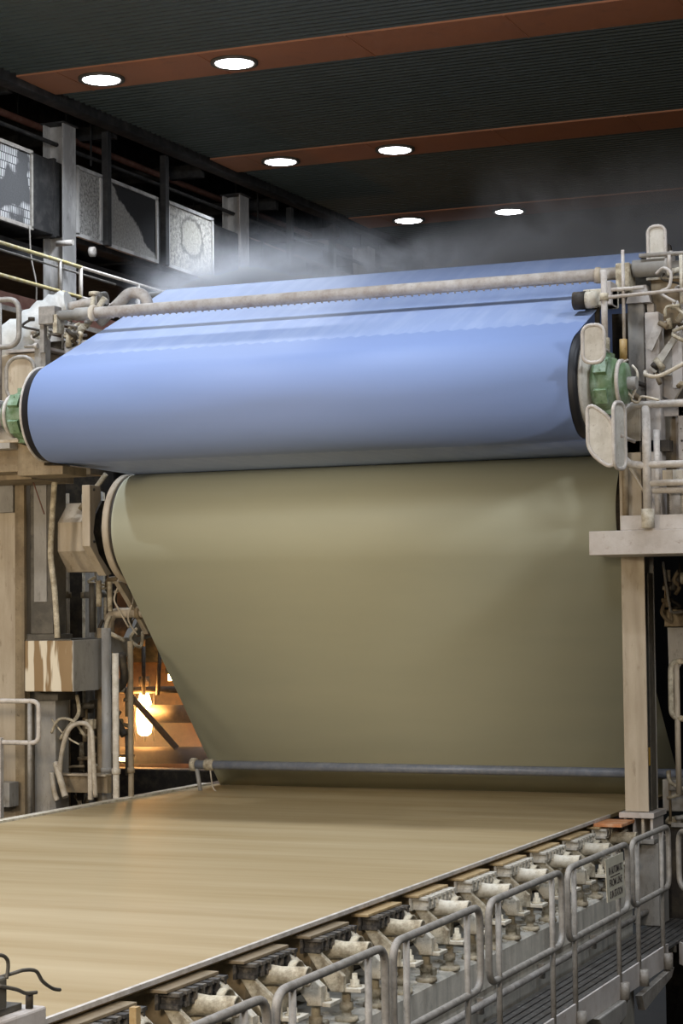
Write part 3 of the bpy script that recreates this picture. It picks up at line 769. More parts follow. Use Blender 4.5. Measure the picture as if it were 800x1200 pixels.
t = thing('rear_rail', (-4.6, 20.3, 3.5), 'brownish rail loop hanging at the right edge behind the column', 'guard rail')
tb('rail_loop', [(-4.74, 20.2, 3.95), (-4.74, 20.2, 4.52), (-4.0, 20.2, 4.52), (-4.0, 20.2, 3.95)], .03, M['crust'], t, .1, closed=True)
MB().cyl((-4.68, 20.2, 3.2), (-4.68, 20.2, 4.5), .028).build('post', M['beige'], t)
t = thing('basement_gear', (-4.6, 15.5, 0), 'pale machine parts low under the walkway at the bottom right', 'machine part')
MB().lathe([(1.0, .10), (1.25, .10), (1.45, .06), (1.52, .02)], (-4.1, 15.8, 0), 'Z', 16).build('dome', M['crust'], t)
MB().box((-4.0, 15.6, 1.0), (-3.2, 16.0, 1.42)).build('block', M['crust'], t, .02)
MB().box((-4.3, 15.4, 0), (-3.0, 16.2, 1.0)).build('base', M['dark'], t)
MB().cyl((-3.9, 15.9, 1.42), (-3.9, 15.9, 1.55), .08).build('cap', M['crust_white'], t)

# ------------------------------------------------------------------ left (drive) side
t = thing('beige_pillar', (-12.4, 20.4, 0), 'broad stained beige pillar at the left edge', 'pillar')
MB().box((-13.4, 19.8, 0), (-11.96, 20.6, 6.55)).build('body', M['beige'], t, .015)
MB().box((-12.02, 19.74, 0), (-11.90, 19.80, 6.55)).build('edge_strip', M['beige_dark'], t, .006)
MB().box((-12.7, 19.72, 6.2), (-12.03, 19.8, 6.55)).build('capital', M['grey'], t, .01)
t = thing('grey_column', (-11.74, 20.0, 4.8), 'dark grey steel column beside the broad beige pillar', 'column')
MB().box((-11.89, 19.85, 4.84), (-11.60, 20.15, 6.62)).build('body', M['grey_dark'], t, .01)
MB().box((-11.83, 19.835, 5.2), (-11.67, 19.85, 6.5)).build('inset_plate', M['grey'], t)
MB().box((-11.92, 19.8, 4.775), (-11.55, 20.2, 4.84)).build('base_plate', M['grey_dark'], t, .005)
# bracket girder
t = thing('bracket_girder', (-11.5, 20.2, 4.2), 'boxy bracket girder with pale drip stains, left of the glow', 'girder')
mdrip = NT('drip_stained_girder')
st = mdrip.ramp(mdrip.noise(mdrip.mapping((5.5, 5.5, .6), loc=(.2, 0, 0)), 1.5, 3, .5), .50, .54)
cc = mdrip.mix(st, rgb(142, 116, 80), rgb(222, 212, 190))
mdrip = mdrip.done(cc, .5)
MB().box((-11.86, 19.68, 4.21), (-11.26, 20.4, 4.77)).build('box', mdrip, t, .01)
MB().prism([(-11.25, 19.69, 4.21), (-11.25, 19.69, 4.77), (-11.25, 21.7, 4.80), (-11.25, 21.7, 5.1), (-11.25, 21.2, 4.72), (-11.25, 20.2, 4.21)][:3] + [(-11.25, 21.25, 4.74), (-11.25, 20.25, 4.21)], (-.03, 0, 0)).build('side_plate', M['grey'], t, .004)
MB().prism([(-11.24, 20.95, 4.77), (-11.24, 21.35, 4.83), (-11.24, 21.9, 5.35), (-11.24, 21.6, 5.4)], (-.08, 0, 0)).build('strut', M['grey'], t, .004)
MB().box((-11.85, 19.69, 4.77), (-11.28, 21.2, 4.785)).build('top_flange', M['grey_dark'], t)
# lower column & pillar strips
t = thing('lower_grey_column', (-11.8, 20.1, 0), 'grey column standing under the bracket girder', 'column')
MB().box((-11.93, 20.0, 0), (-11.66, 20.3, 4.21)).build('body', M['grey'], t, .01)
MB().box((-11.97, 19.95, 4.10), (-11.60, 20.35, 4.205)).build('cap', M['grey_dark'], t, .005)
for (x, y, z0, z1, r, m_, lb) in [
    (-11.15, 20.25, 0, 4.9, .055, 'grey', 'round grey pipe standing left of the pale slim post'),
    (-11.35, 20.5, 0, 4.9, .05, 'beige_dark', 'brownish pipe standing behind the curved hose'),
    (-10.98, 20.15, 0, 4.62, .038, 'hose', 'pale slim post standing in front of the orange glow'),
    (-10.90, 20.35, 0, 4.75, .032, 'beige_dark', 'brown slim post right of the pale slim post')]:
    t = tag(MB().cyl((x, y, z0), (x, y, z1), r, 14).build('standing_pipe', M[m_]), lb, 'pipe')
    MB().lathe([(3.28, r), (3.285, r + .012), (3.34, r + .012), (3.345, r)], (x, y, 0), 'Z', 14).build('clamp', M[m_], t)
# cross channel below, with vertical rod
t = thing('low_channel', (-11.3, 20.2, 2.9), 'low beige channel between the grey column and the pale post', 'channel')
MB().box((-11.62, 20.02, 3.08), (-11.02, 20.12, 3.28)).build('web', M['beige_dark'], t, .006)
MB().box((-11.62, 19.98, 3.27), (-11.02, 20.12, 3.29)).build('flange', M['beige'], t)
MB().box((-12.9, 19.5, 2.95), (-11.95, 19.7, 3.22)).build('left_box', M['grey'], t, .008)
t = thing('upright_hose', (-11.2, 19.9, 2.95), 'pale square rod with clamp standing beside the curved hose', 'rod')
MB().box((-11.17, 19.85, 3.02), (-11.12, 19.9, 3.88)).build('rod', M['hose'], t, .006)
MB().box((-11.19, 19.84, 3.8), (-11.10, 19.92, 3.9)).build('clamp', M['crust'], t)
for pts, r, m_, lb in [
    ([(-11.55, 19.9, 3.2), (-11.50, 19.85, 3.5), (-11.38, 19.8, 3.78), (-11.25, 19.82, 3.86), (-11.13, 19.85, 3.8), (-11.10, 19.85, 3.5), (-11.10, 19.9, 3.05)], .026, 'hose', 'thick pale curved hose arching beside the slim rod'),
    ([(-11.62, 19.85, 3.75), (-11.5, 19.8, 3.90), (-11.35, 19.85, 3.88), (-11.25, 19.95, 3.7)], .016, 'crust', 'brown looping hose above the thick curved hose'),
    ([(-11.65, 19.9, 3.9), (-11.45, 19.85, 3.72), (-11.3, 19.9, 3.62)], .010, 'crust', 'thin cable crossing the brown loop of hose'),
    ([(-11.60, 19.9, 3.42), (-11.50, 19.85, 3.2), (-11.42, 19.8, 3.05)], .036, 'hose', 'stout pale pipe stub leaning at the foot of the grey column'),
    ([(-11.68, 19.95, 3.3), (-11.62, 19.9, 3.1), (-11.58, 19.9, 3.0)], .03, 'hose', 'short pale pipe stub beside the leaning stub'),
    ([(-11.5, 20.2, 4.15), (-11.45, 20.15, 3.95), (-11.55, 20.1, 3.8), (-11.66, 20.1, 3.66)], .022, 'crust', 'short hose hanging under the bracket girder'),
    ([(-10.93, 20.2, 4.62), (-10.96, 20.3, 4.3), (-11.12, 20.3, 4.15), (-11.10, 20.3, 3.95), (-10.95, 20.3, 3.7)], .045, 'dark', 'fat dark hose bending behind the pale slim post')]:
    tag(tb('hose', smoothpath(pts), r, M[m_]), lb, 'hose')
# left lower guard rail
t = thing('left_guard_rail', (-11.4, 18.2, 2.9), 'pale guard rail in front of the beige pillar at the left edge', 'guard rail')
tb('rail_loop', [(-12.6, 18.9, 3.70), (-12.6, 18.9, 4.14), (-11.22, 18.9, 4.14), (-11.22, 18.9, 3.70)], .026, M['tube_white'], t, .09, closed=True)
MB().cyl((-11.33, 18.9, 2.95), (-11.33, 18.9, 4.12), .025).build('post', M['tube'], t)
MB().box((-11.72, 18.85, 2.9), (-11.66, 18.92, 3.75)).build('post', M['tube_white'], t, .005)
# vertical rope like pipe
tag(tb('lagged_pipe', smoothpath([(-11.36, 19.5, 6.6), (-11.40, 19.5, 6.1), (-11.42, 19.5, 5.7), (-11.37, 19.5, 5.3), (-11.34, 19.5, 4.80)]), .032, M['crust']), 'crusted crooked pipe hanging beside the dark grey column', 'pipe')
tag(tb('thin_cord', [(-11.62, 19.4, 6.62), (-11.44, 19.4, 6.15)], .007, M['redpipe']), 'thin slanting cord in front of the dark grey column', 'cord')
tag(tb('diagonal_strut', [(-11.28, 19.9, 6.22), (-10.95, 19.9, 6.60)], .028, M['crust']), 'crusted diagonal strut below the left end of the blue roll', 'strut')
# octagonal housing
t = thing('octagonal_housing', (-11.3, 20.2, 5.5), 'beige faceted housing left of the olive roll', 'housing')
def ngon(cy, cz_, r, n_, x, a0=0): return [(x, cy + r * math.cos(2 * PI * k / n_ + a0), cz_ + r * math.sin(2 * PI * k / n_ + a0)) for k in range(n_)]
MB().prism(ngon(OC[0] + .1, 5.92, .42, 8, -11.62, PI / 8), (.46, 0, 0)).build('body', M['beige'], t, .012)
MB().prism(ngon(OC[0] + .1, 5.92, .44, 8, -11.20, PI / 8), (.05, 0, 0)).build('flange', M['dark'], t, .006)
t = thing('shield_plate', (-10.99, 20.1, 5.5), 'pale angular shield plate at the left rim of the olive roll', 'plate')
MB().prism([(-11.02, 19.66, 6.47), (-11.02, 19.90, 6.47), (-11.02, 19.92, 6.32), (-11.02, 19.80, 6.20), (-11.02, 19.74, 5.95), (-11.02, 19.86, 5.72), (-11.02, 20.15, 5.50), (-11.02, 20.02, 5.48), (-11.02, 19.66, 5.80)], (-.10, 0, 0)).build('plate', M['beige'], t, .006)
for z in (6.42, 5.85): MB().cyl((-11.02, 19.74, z), (-11.005, 19.74, z), .014, 8).build('bolt', M['dark'], t)
# elbow & sloping plates
t = thing('elbow_pipe', (-11.2, 20.4, 4.8), 'beige elbow pipe just above the bracket girder', 'pipe')
tb('pipe', [(-10.80, 20.7, 5.07), (-11.36, 20.7, 5.07), (-11.36, 20.7, 4.80)], .058, M['beige'], t, .16)
MB().lathe([(-11.0, .06), (-11.0, .078), (-10.95, .078), (-10.95, .06)], (0, 20.7, 5.07), 'X', 16).build('flange', M['beige_dark'], t)
tag(MB().prism([(-11.0, 20.25, 5.42), (-11.0, 20.38, 5.42), (-11.0, 20.98, 4.98), (-11.0, 20.98, 4.82), (-11.0, 20.80, 4.98)], (-.06, 0, 0)).build('sloping_plate', M['beige'], None, .005), 'pale sloping plate along the left edge of the olive fabric', 'plate')
# vertical pipes behind
mbn = [(-11.85, 21.4, .05, 'crust'), (-11.95, 21.5, .04, 'beige_dark'), (-11.75, 21.2, .035, 'grey'), (-12.15, 21.6, .06, 'crust'), (-12.25, 21.3, .03, 'beige_dark'), (-12.05, 21.5, .06, 'grey')]
for k, (x, y, r, m_) in enumerate(mbn):
    o = tag(MB().cyl((x, y, 0), (x, y, 6.5), r, 12).build('back_pipe', M[m_]), 'one of the upright pipes crowded behind the faceted housing', 'pipe', 'upright pipes behind the faceted housing')
    MB().lathe([(5.25, r), (5.26, r + .02), (5.32, r + .02), (5.33, r)], (x, y, 0), 'Z', 12).build('flange', M[m_], o)
for k, pts in enumerate([[(-11.10, 20.6, 5.5), (-11.18, 20.5, 5.25), (-11.12, 20.5, 5.1), (-11.05, 20.6, 4.9)], [(-11.05, 20.7, 5.4), (-11.0, 20.6, 5.2), (-11.06, 20.6, 5.0), (-11.0, 20.7, 4.82)]]):
    tag(tb('cable', smoothpath(pts), .011, M['hose']), ['thin pale cable curling under the angular shield plate', 'thin pale cable beside the sloping plate'][k], 'cable')
tag(MB().box((-13.6, 21.9, 0), (-12.1, 22.2, 7.6)).build('rear_machine_casing', M['dark'], None, .02), 'tall dark casing behind the crowded upright pipes', 'casing')
tag(MB().box((-11.9, 22.8, 5.15), (-10.9, 23.1, 6.9)).build('back_casing', M['dark'], None, .02), 'dark casing behind the faceted housing', 'casing')

# bearing beam under left roll end
t = thing('bearing_beam', (-11.5, 18.6, 6.45), 'tan beam carrying the left green bearing housing', 'beam')
MB().box((-13.0, 18.5, 6.55), (-11.18, 18.9, 6.78)).build('beam', M['beige_dark'], t, .01)
MB().prism([(-11.2, 18.45, 6.50), (-11.2, 18.45, 6.85), (-10.88, 18.45, 6.74), (-10.88, 18.45, 6.60), (-10.66, 18.45, 6.59), (-10.66, 18.45, 6.50)], (0, .5, 0)).build('saddle', M['beige_dark'], t, .005)
MB().box((-11.75, 18.3, 6.84), (-11.1, 18.7, 6.87)).build('ledge', M['beige'], t, .004)
MB().box((-11.65, 18.3, 6.78), (-11.2, 18.7, 6.84)).build('seat', M['grey'], t)
MB().box((-10.88, 18.55, 5.9), (-10.80, 18.7, 6.50)).build('hanger', M['crust'], t, .005) if False else None
MB().box((-13, 18.9, 6.5), (-11.3, 19.8, 6.6)).build('shelf', M['beige_dark'], t)
# upper left cluster
t = thing('round_guard', (-11.35, 18.55, 7.3), 'round-cornered tube guard with a plate behind, above the left green housing', 'guard plate')
pts = roundrect(-11.22, 7.53, .34, .46, 18.55, .14)
MB().tube(pts, .022, 8, closed=True).build('hoop', M['tube'], t)
MB().prism(pts, (0, .012, 0)).build('plate', M['beige'], t)
t = thing('left_top_rail', (-11.9, 19.3, 7.4), 'grey guard rail loop at the left edge above the round guard', 'guard rail')
tb('rail_loop', [(-13.0, 19.2, 7.98), (-13.0, 19.2, 8.50), (-11.63, 19.2, 8.50), (-11.63, 19.2, 7.98)], .030, M['tube'], t, .15, closed=True)
MB().cyl((-11.88, 19.2, 7.3), (-11.88, 19.2, 8.49), .028).build('post', M['tube'], t)
t = thing('lagged_duct', (-12.2, 19.8, 7.9), 'white cloth-lagged duct bulging behind the left rail loop', 'duct')
lp = smoothpath([(-12.9, 19.7, 7.95), (-12.4, 19.75, 8.02), (-12.0, 19.85, 8.18), (-11.78, 20.0, 8.40), (-11.62, 20.08, 8.53), (-11.52, 20.1, 8.56)], 5)
MB().tube(lp, .2, 18, radii=[.24 - .11 * (i / (len(lp) - 1)) ** 2 + .018 * math.sin(i * 2.1) for i in range(len(lp))]).build('lagging', M['cloth'], t)
tb('neck', [(-11.6, 20.1, 8.5), (-11.05, 20.1, 8.58)], .062, M['rust_tube'], t)
MB().lathe([(-11.12, .06), (-11.12, .085), (-11.05, .085), (-11.05, .04)], (0, 20.1, 8.58), 'X', 18).build('flange', M['grey_dark'], t)
t = thing('clamp_post', (-11.35, 19.4, 7.3), 'grey upright post with clamp beside the end of the shower pipe', 'post')
MB().box((-11.50, 19.3, 7.35), (-11.36, 19.42, 8.05)).build('post', M['grey'], t, .008)
MB().box((-11.40, 19.25, 7.9), (-11.35, 19.32, 8.38)).build('bar', M['tube'], t)
MB().box((-11.40, 19.22, 8.20), (-11.20, 19.38, 8.40)).build('clamp', M['tube'], t, .01)
MB().box((-11.22, 19.22, 8.1), (-11.17, 19.38, 8.3)).build('clamp_leg', M['crust'], t)
MB().lathe([(-11.6, .018), (-11.48, .018), (-11.48, .03), (-11.44, .03)], (0, 19.27, 7.98), 'X', 10).build('lever', M['tube_white'], t)
t = thing('pale_cap_block', (-11.2, 19.9, 7.5), 'pale capped block standing just left of the blue felt edge', 'block')
MB().box((-11.42, 19.8, 7.93), (-11.08, 20.2, 8.09)).build('cap', M['white_beam'], t, .02)
MB().box((-11.38, 19.85, 6.6), (-11.12, 20.2, 7.93)).build('body', M['beige_dark'], t, .01)
MB().box((-11.06, 19.95, 7.97), (-10.80, 20.3, 8.10)).build('cap', M['cloth'], t, .02)
MB().box((-11.05, 20.0, 7.5), (-10.84, 20.3, 7.97)).build('body', M['beige'], t, .01)
t = thing('stained_casing', (-11.7, 19.7, 7.2), 'stained beige casing behind the round guard', 'casing')
MB().box((-12.6, 19.55, 6.62), (-11.52, 19.9, 7.95)).build('body', M['beige'], t, .02)
MB().box((-12.0, 19.52, 7.96), (-11.42, 19.9, 7.99)).build('lid', M['white_beam'], t)
t = thing('valve_cluster', (-11.0, 20.2, 8.2), 'curved dusty pipes and valve around the left end of the shower pipe', 'valve')
tb('bend', smoothpath([(-11.25, 20.3, 8.35), (-11.0, 20.3, 8.55), (-10.85, 20.3, 8.66), (-10.68, 20.3, 8.62), (-10.62, 20.3, 8.45), (-10.66, 20.3, 8.3)]), .065, M['rust_tube'], t)
tb('strut', [(-11.20, 19.9, 8.25), (-10.95, 19.9, 8.56)], .035, M['crust'], t)
tb('stem', [(-10.92, 19.6, 8.56), (-10.90, 19.5, 8.33)], .03, M['crust'], t)
MB().lathe([(8.54, .03), (8.54, .06), (8.58, .06), (8.58, .03)], (-10.92, 19.6, 0), 'Z', 12).build('bonnet', M['crust'], t)
random.seed(21)
for k in range(7):
    x = random.uniform(-11.75, -11.3)
    tb('fitting', [(x, 19.9, 8.1 + random.uniform(0, .15)), (x + random.uniform(.1, .35), 19.85, 8.1 + random.uniform(0, .2))], random.uniform(.015, .045), M[random.choice(['crust', 'dark', 'tube', 'rust_tube'])], t)
MB().box((-12.4, 19.95, 7.95), (-11.1, 20.15, 8.12)).build('deck_plate', M['dark'], t)
tag(MB().box((-12.4, 18.65, 7.05), (-11.58, 18.9, 7.35)).build('red_spotted_pipe_end', M['grey'], None, .05), 'grey rounded casting at the left edge beside the green housing', 'casting')

# ------------------------------------------------------------------ sodium lamp glow region
t = thing('sodium_lamp', (-14.2, 26.9, 2.9), 'glowing orange lamp behind the machine, left of the olive fabric', 'lamp')
MB().lathe([(3.28, .05), (3.32, .10), (3.5, .125), (3.75, .11), (3.92, .06)], (-14.18, 26.9, 0), 'Z', 20).build('bulb', M['lamp_warm'], t)
MB().cyl((-14.18, 26.9, 3.92), (-14.18, 26.9, 4.15), .08).build('cap', M['dark'], t)
MB().cyl((-14.18, 26.9, 4.1), (-14.18, 26.9, 5.5), .02).build('stem', M['dark'], t)
mb = MB()
for a in range(6): mb.tube([(-14.18 + .16 * math.cos(a * PI / 3), 26.9 + .16 * math.sin(a * PI / 3), 3.2), (-14.18 + .16 * math.cos(a * PI / 3), 26.9 + .16 * math.sin(a * PI / 3), 3.98)], .007, 6)
mb.build('cage', M['dark'], t)
t = thing('strip_lamp', (-13.9, 28.0, 4.1), 'small bright strip lamp above the glowing bulb', 'lamp')
MB().box((-14.35, 28.0, 4.05), (-13.75, 28.06, 4.15)).build('tube', M['lamp_warm'], t)
MB().box((-14.4, 28.0, 4.16), (-13.7, 28.1, 4.24)).build('shade', M['dark'], t)
def point(loc, power, c, r=.1):
    l = bpy.data.lights.new('lamp_light', 'POINT'); l.energy = power; l.color = c; l.shadow_soft_size = r
    o = bpy.data.objects.new('lamp_light', l); col.objects.link(o); o.location = loc
point((-14.0, 26.5, 3.7), 210, (1, .44, .12), .12)
M['rusty'] = dusty('brown_orange_casing', rgb(110, 72, 42), rgb(150, 104, 62), rgb(40, 28, 18), 3, (.4, .65), .6)
tag(MB().box((-17.5, 28.6, 0), (-11.5, 28.9, 6.2)).build('far_casing', M['rusty'], None, .02), 'brown casing lit orange behind the glowing lamp', 'casing')
t = thing('far_tank', (-14.5, 28.0, 4.3), 'dark horizontal tank above the glowing lamp', 'tank')
MB().lathe([(-16.5, .1), (-16.5, .35), (-16.4, .42), (-12.5, .42), (-12.4, .35), (-12.4, .1)], (0, 28.0, 4.75), 'X', 28).build('shell', M['dark'], t)
for k, (x0, z0, x1, z1, r, m_) in enumerate([(-14.6, 4.4, -13.35, 3.15, .045, 'dark'), (-13.9, 4.6, -13.9, 3.9, .03, 'dark'), (-13.65, 4.6, -13.7, 3.9, .03, 'dark'),
        (-15.2, 3.0, -12.8, 3.05, .12, 'dark'), (-15.2, 3.95, -13.0, 3.98, .05, 'dark'), (-15.0, 2.75, -12.6, 2.75, .06, 'rusty'), (-13.92, 3.62, -13.0, 3.62, .13, 'dark'), (-15.0, 0, -14.98, 4.5, .05, 'dark')]):
    tag(MB().cyl((x0, 26.3 + .05 * k, z0), (x1, 26.3 + .05 * k, z1), r, 12).build('far_pipe', M[m_]),
        ['dark slanting pipe crossing the orange glow', 'short dark upright pipe above the glow, left one', 'short dark upright pipe above the glow, right one',
         'fat dark level pipe under the glowing lamp', 'thin dark level pipe above the glowing lamp', 'brown level pipe low under the glow', 'fat dark pipe right of the glowing lamp', 'dark upright pipe left of the glowing lamp'][k], 'pipe')
tag(MB().box((-14.3, 25.0, 0), (-11.6, 25.3, 2.95)).build('dark_bench', M['dark'], None, .02), 'dark low machine bench under the glowing lamp', 'bench')
MB().cyl((-14.05, 28.05, 4.24), (-14.05, 28.05, 4.4), .015).build('stem', M['dark'], t)
t = thing('low_lamp', (-13.9, 25.9, 2.9), 'small orange lamp glowing low beneath the pipes', 'lamp')
MB().box((-14.1, 25.9, 2.98), (-13.9, 25.95, 3.03)).build('tube', M['lamp_warm'], t)
MB().box((-14.15, 25.9, 3.04), (-13.85, 25.98, 3.08)).build('shade', M['dark'], t)
tag(MB().box((-11.6, 22.5, 0), (-10.95, 24.6, 2.9)).build('base_block', M['dark'], None, .02), 'dark block low behind the end of the wire', 'block')

# ------------------------------------------------------------------ mezzanine at left
HC = []
def hcol(y, label):
    t = thing('mezzanine_column', (-14.15, y, 0), label, 'column', 'smoky steel columns of the left bay')
    z1 = cz(y) - .2
    MB().box((-14.02, y - .17, 0), (-14.0, y + .17, z1)).build('flange', M['hcol'], t)
    MB().box((-14.32, y - .17, 0), (-14.30, y + .17, z1)).build('flange', M['hcol'], t)
    MB().box((-14.30, y + .0, 0), (-14.02, y + .02, z1)).build('web', M['hcol'], t)
    MB().box((-14.34, y - .2, z1 - .02), (-13.97, y + .2, z1)).build('cap_plate', M['soot'], t)
    return t
hcol(24.45, 'nearest smoky steel column, left of the first diagonal screen')
hcol(30.15, 'second smoky steel column, rising behind the left of the blue felt')
hcol(35.85, 'third, distant steel column seen dimly through steam')
hcol(41.55, 'farthest steel column, barely visible in the steam')
# duct
t = thing('exhaust_duct', (-15, 26, 10.2), 'dark box duct behind the dusty screens in the left bay', 'duct')
MB().box((-15.3, 14, 10.25), (-14.12, 33, 11.28)).build('body', M['soot'], t, .01)
for k in range(8): MB().box((-15.32, 15 + 2.3 * k, 10.22), (-14.10, 15.06 + 2.3 * k, 11.31)).build('seam_flange', M['soot'], t)
tag(MB().box((-16.5, 12, 9.9), (-14.35, 40, 10.1)).build('upper_floor', M['soot']), 'dark floor slab beneath the exhaust duct', 'floor slab')
def screen(y0, y1, z0, z1, label, kind):
    t = thing('filter_screen', (-14.05, (y0 + y1) / 2, z0), label, 'screen', 'dusty intake screens in the left bay')
    x = -14.06
    T = NT('dusty_screen_' + kind)
    if kind == 'flakes':
        b_ = T.n.new('ShaderNodeTexBrick'); b_.inputs['Scale'].default_value = 1; b_.inputs['Brick Width'].default_value = .055; b_.inputs['Row Height'].default_value = .11
        b_.inputs['Mortar Size'].default_value = .010; b_.inputs['Mortar Smooth'].default_value = .6; b_.inputs['Color1'].default_value = rgb(176, 176, 174); b_.inputs['Color2'].default_value = rgb(150, 150, 148); b_.inputs['Mortar'].default_value = rgb(62, 62, 62)
        v_ = T.n.new('ShaderNodeSeparateXYZ'); T.l.new(T.mapping(), v_.inputs[0]); cb_ = T.n.new('ShaderNodeCombineXYZ'); T.l.new(v_.outputs[1], cb_.inputs[0]); T.l.new(v_.outputs[2], cb_.inputs[1]); T.l.new(cb_.outputs[0], b_.inputs['Vector'])
        f_ = T.ramp(T.noise(T.mapping((1, 1, 1.2)), 1.3, 2), .52, .56); c = T.mix(f_, b_.outputs['Color'], rgb(70, 70, 70))
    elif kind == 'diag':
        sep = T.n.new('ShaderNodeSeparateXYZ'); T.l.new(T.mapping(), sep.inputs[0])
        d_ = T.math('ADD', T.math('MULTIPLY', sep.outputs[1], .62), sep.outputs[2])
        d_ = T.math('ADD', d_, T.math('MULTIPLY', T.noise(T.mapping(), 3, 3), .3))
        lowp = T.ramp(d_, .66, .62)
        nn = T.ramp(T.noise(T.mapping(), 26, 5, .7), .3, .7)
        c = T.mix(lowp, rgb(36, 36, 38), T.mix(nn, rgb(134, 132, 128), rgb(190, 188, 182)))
    elif kind == 'patch':
        g = T.n.new('ShaderNodeTexGradient'); g.gradient_type = 'SPHERICAL'
        T.l.new(T.mapping((0, 1.9, 2.3), loc=(0, -.1, -1.25)), g.inputs[0])
        rr = T.math('ADD', g.outputs['Fac'], T.math('MULTIPLY', T.math('SUBTRACT', T.noise(T.mapping(), 5, 6), .5), .55))
        ring = T.math('MULTIPLY', T.ramp(rr, .18, .26), T.ramp(rr, .40, .32))
        nn = T.ramp(T.noise(T.mapping(), 16, 5, .75), .34, .62)
        c = T.mix(nn, rgb(110, 108, 104), rgb(206, 202, 192)); c = T.mix(T.math('MULTIPLY', T.ramp(rr, .35, .42), .6), c, rgb(168, 164, 152)); c = T.mix(T.math('MULTIPLY', ring, .7), c, rgb(92, 90, 84))
    else:
        nn = T.ramp(T.noise(T.mapping(), 22, 5, .7), .35, .6); c = T.mix(nn, rgb(104, 102, 100), rgb(192, 190, 184))
    T.bump(T.noise(T.mapping(), 30, 5, .7), .5, .02)
    mm = T.done(c, .9)
    MB().box((x - .02, y0, z0), (x + .01, y1, z1)).build('mesh_face', mm, t)
    mb = MB()
    for a, b in (((y0 - .03, z0 - .03), (y1 + .03, z0 + .02)), ((y0 - .03, z1 - .02), (y1 + .03, z1 + .03)), ((y0 - .03, z0), (y0 + .02, z1)), ((y1 - .02, z0), (y1 + .03, z1))):
        mb.box((x - .02, a[0], a[1]), (x + .035, b[0], b[1]))
    mb.build('frame', M['hcol'] if kind != 'flakes' else M['tube'], t)
    return t
screen(20.6, 23.5, 10.22, 11.23, 'pale flaky mesh screen at the left edge of the picture', 'flakes')
screen(24.75, 25.4, 10.34, 11.28, 'narrow dusty screen just right of the nearest column', 'plain')
screen(25.62, 27.12, 10.34, 11.28, 'screen half dark, half dusty along a diagonal', 'diag')
screen(27.5, 29.02, 10.34, 11.30, 'dusty square screen with a rounded pale patch', 'patch')
# intermediate hangers, rails, pipes
for k, (y, lb) in enumerate([(25.5, 'dark hanger bar left of the diagonal screen'), (27.3, 'dark hanger bar between the diagonal screen and the patched screen'),
                             (32.0, 'dark hanger bar right of the second steel column'), (33.9, 'distant dark hanger bar before the third column')]):
    tag(MB().box((-14.05, y - .06, 10.3), (-13.95, y + .06, cz(y) - .1)).build('hanger_bar', M['soot'], None, .01), lb, 'hanger bar')
for k, (x, z, r, m_, lb) in enumerate([(-14.6, 11.75, .05, 'redpipe', 'long rust-red pipe running under the ceiling of the left bay'),
                                      (-15.4, 11.6, .04, 'redpipe', 'thinner rust-red pipe farther inside the left bay'),
                                      (-14.2, 11.42, .03, 'soot', 'thin grey pipe above the screens in the left bay')]):
    t = tag(tb('bay_pipe', [(x, 12, z), (x, 45, z + .35)], r, M[m_]), lb, 'pipe')
    for j in range(6): MB().box((x - .01, 14 + 5.7 * j, z + r), (x + .01, 14.02 + 5.7 * j, 13.2)).build('hanger', M['soot'], t)
t = thing('bay_truss', (-15.5, 30, 10.2), 'dark open beams and cross ties in the far left bay', 'truss')
tb('chord', [(-14.0, 30.4, 10.62), (-14.0, 44, 10.62)], .05, M['hcol'], t, n=6)
for k in range(9):
    y = 20 + 2.85 * k
    MB().box((-17.5, y, 11.9), (-14.0, y + .12, 12.1)).build('tie', M['soot'], t)
for k in range(5):
    y = 31 + 2.2 * k
    MB().box((-17.5, y, 10.5), (-14.0, y + .1, 10.6)).build('tie', M['soot'], t)
struct(MB().box((-18.2, -8, 0), (-18.0, 63, 14.5)).build('wall_left', M['soot']))
# walkway + rails of mezzanine
t = thing('mezzanine_walkway', (-13.5, 22, 8.8), 'brown-edged walkway running along the left bay', 'walkway')
MB().box((-13.9, 14, 8.80), (-12.95, 30, 8.88)).build('deck', M['soot'], t)
MB().box((-12.97, 14, 8.74), (-12.93, 30, 8.93)).build('edge_channel', M['redpipe'], t)
MB().box((-12.93, 14, 8.70), (-12.90, 30, 8.76)).build('edge_flange', M['tube'], t)
t = thing('yellow_handrail', (-13, 22, 8.9), 'yellow handrail with grey posts along the left walkway', 'guard rail')
tb('top_rail', [(-13, 14, 9.53), (-13, 23.0, 9.53)], .025, M['yellow'], t)
tb('mid_rail', [(-13, 14, 9.14), (-13, 23.0, 9.14)], .025, M['yellow'], t)
tb('thin_rail', [(-13.05, 14, 9.46), (-13.05, 24, 9.46)], .014, M['tube'], t)
tb('top_rail', [(-13, 23.0, 9.53), (-13, 29, 9.56)], .022, M['tube_white'], t)
tb('mid_rail', [(-13, 23.0, 9.14), (-13, 29, 9.2)], .020, M['tube_white'], t)
for y in (19.5, 22.45, 22.98, 24.55, 26.4): MB().cyl((-13, y, 8.88), (-13, y, 9.54), .026).build('post', M['tube_white'] if y > 22.6 else M['tube'], t)
tb('stair_rail', [(-13, 24.5, 9.30), (-12.6, 23.9, 8.95), (-12.6, 23.2, 8.7)], .018, M['tube'], t)
tag(tb('hanging_cable', smoothpath([(-13.95, 23.3, 10.2), (-13.93, 23.3, 9.8), (-13.85, 23.3, 9.4), (-13.9, 23.35, 9.0)]), .012, M['tube']), 'thin cable hanging below the pale flaky screen', 'cable')
t = thing('column_light', (-13.95, 24.3, 10.1), 'small pale fitting clamped on the nearest steel column', 'fitting')
MB().cyl((-14.0, 24.1, 10.1), (-13.75, 24.1, 10.1), .04).build('arm', M['tube_white'], t)
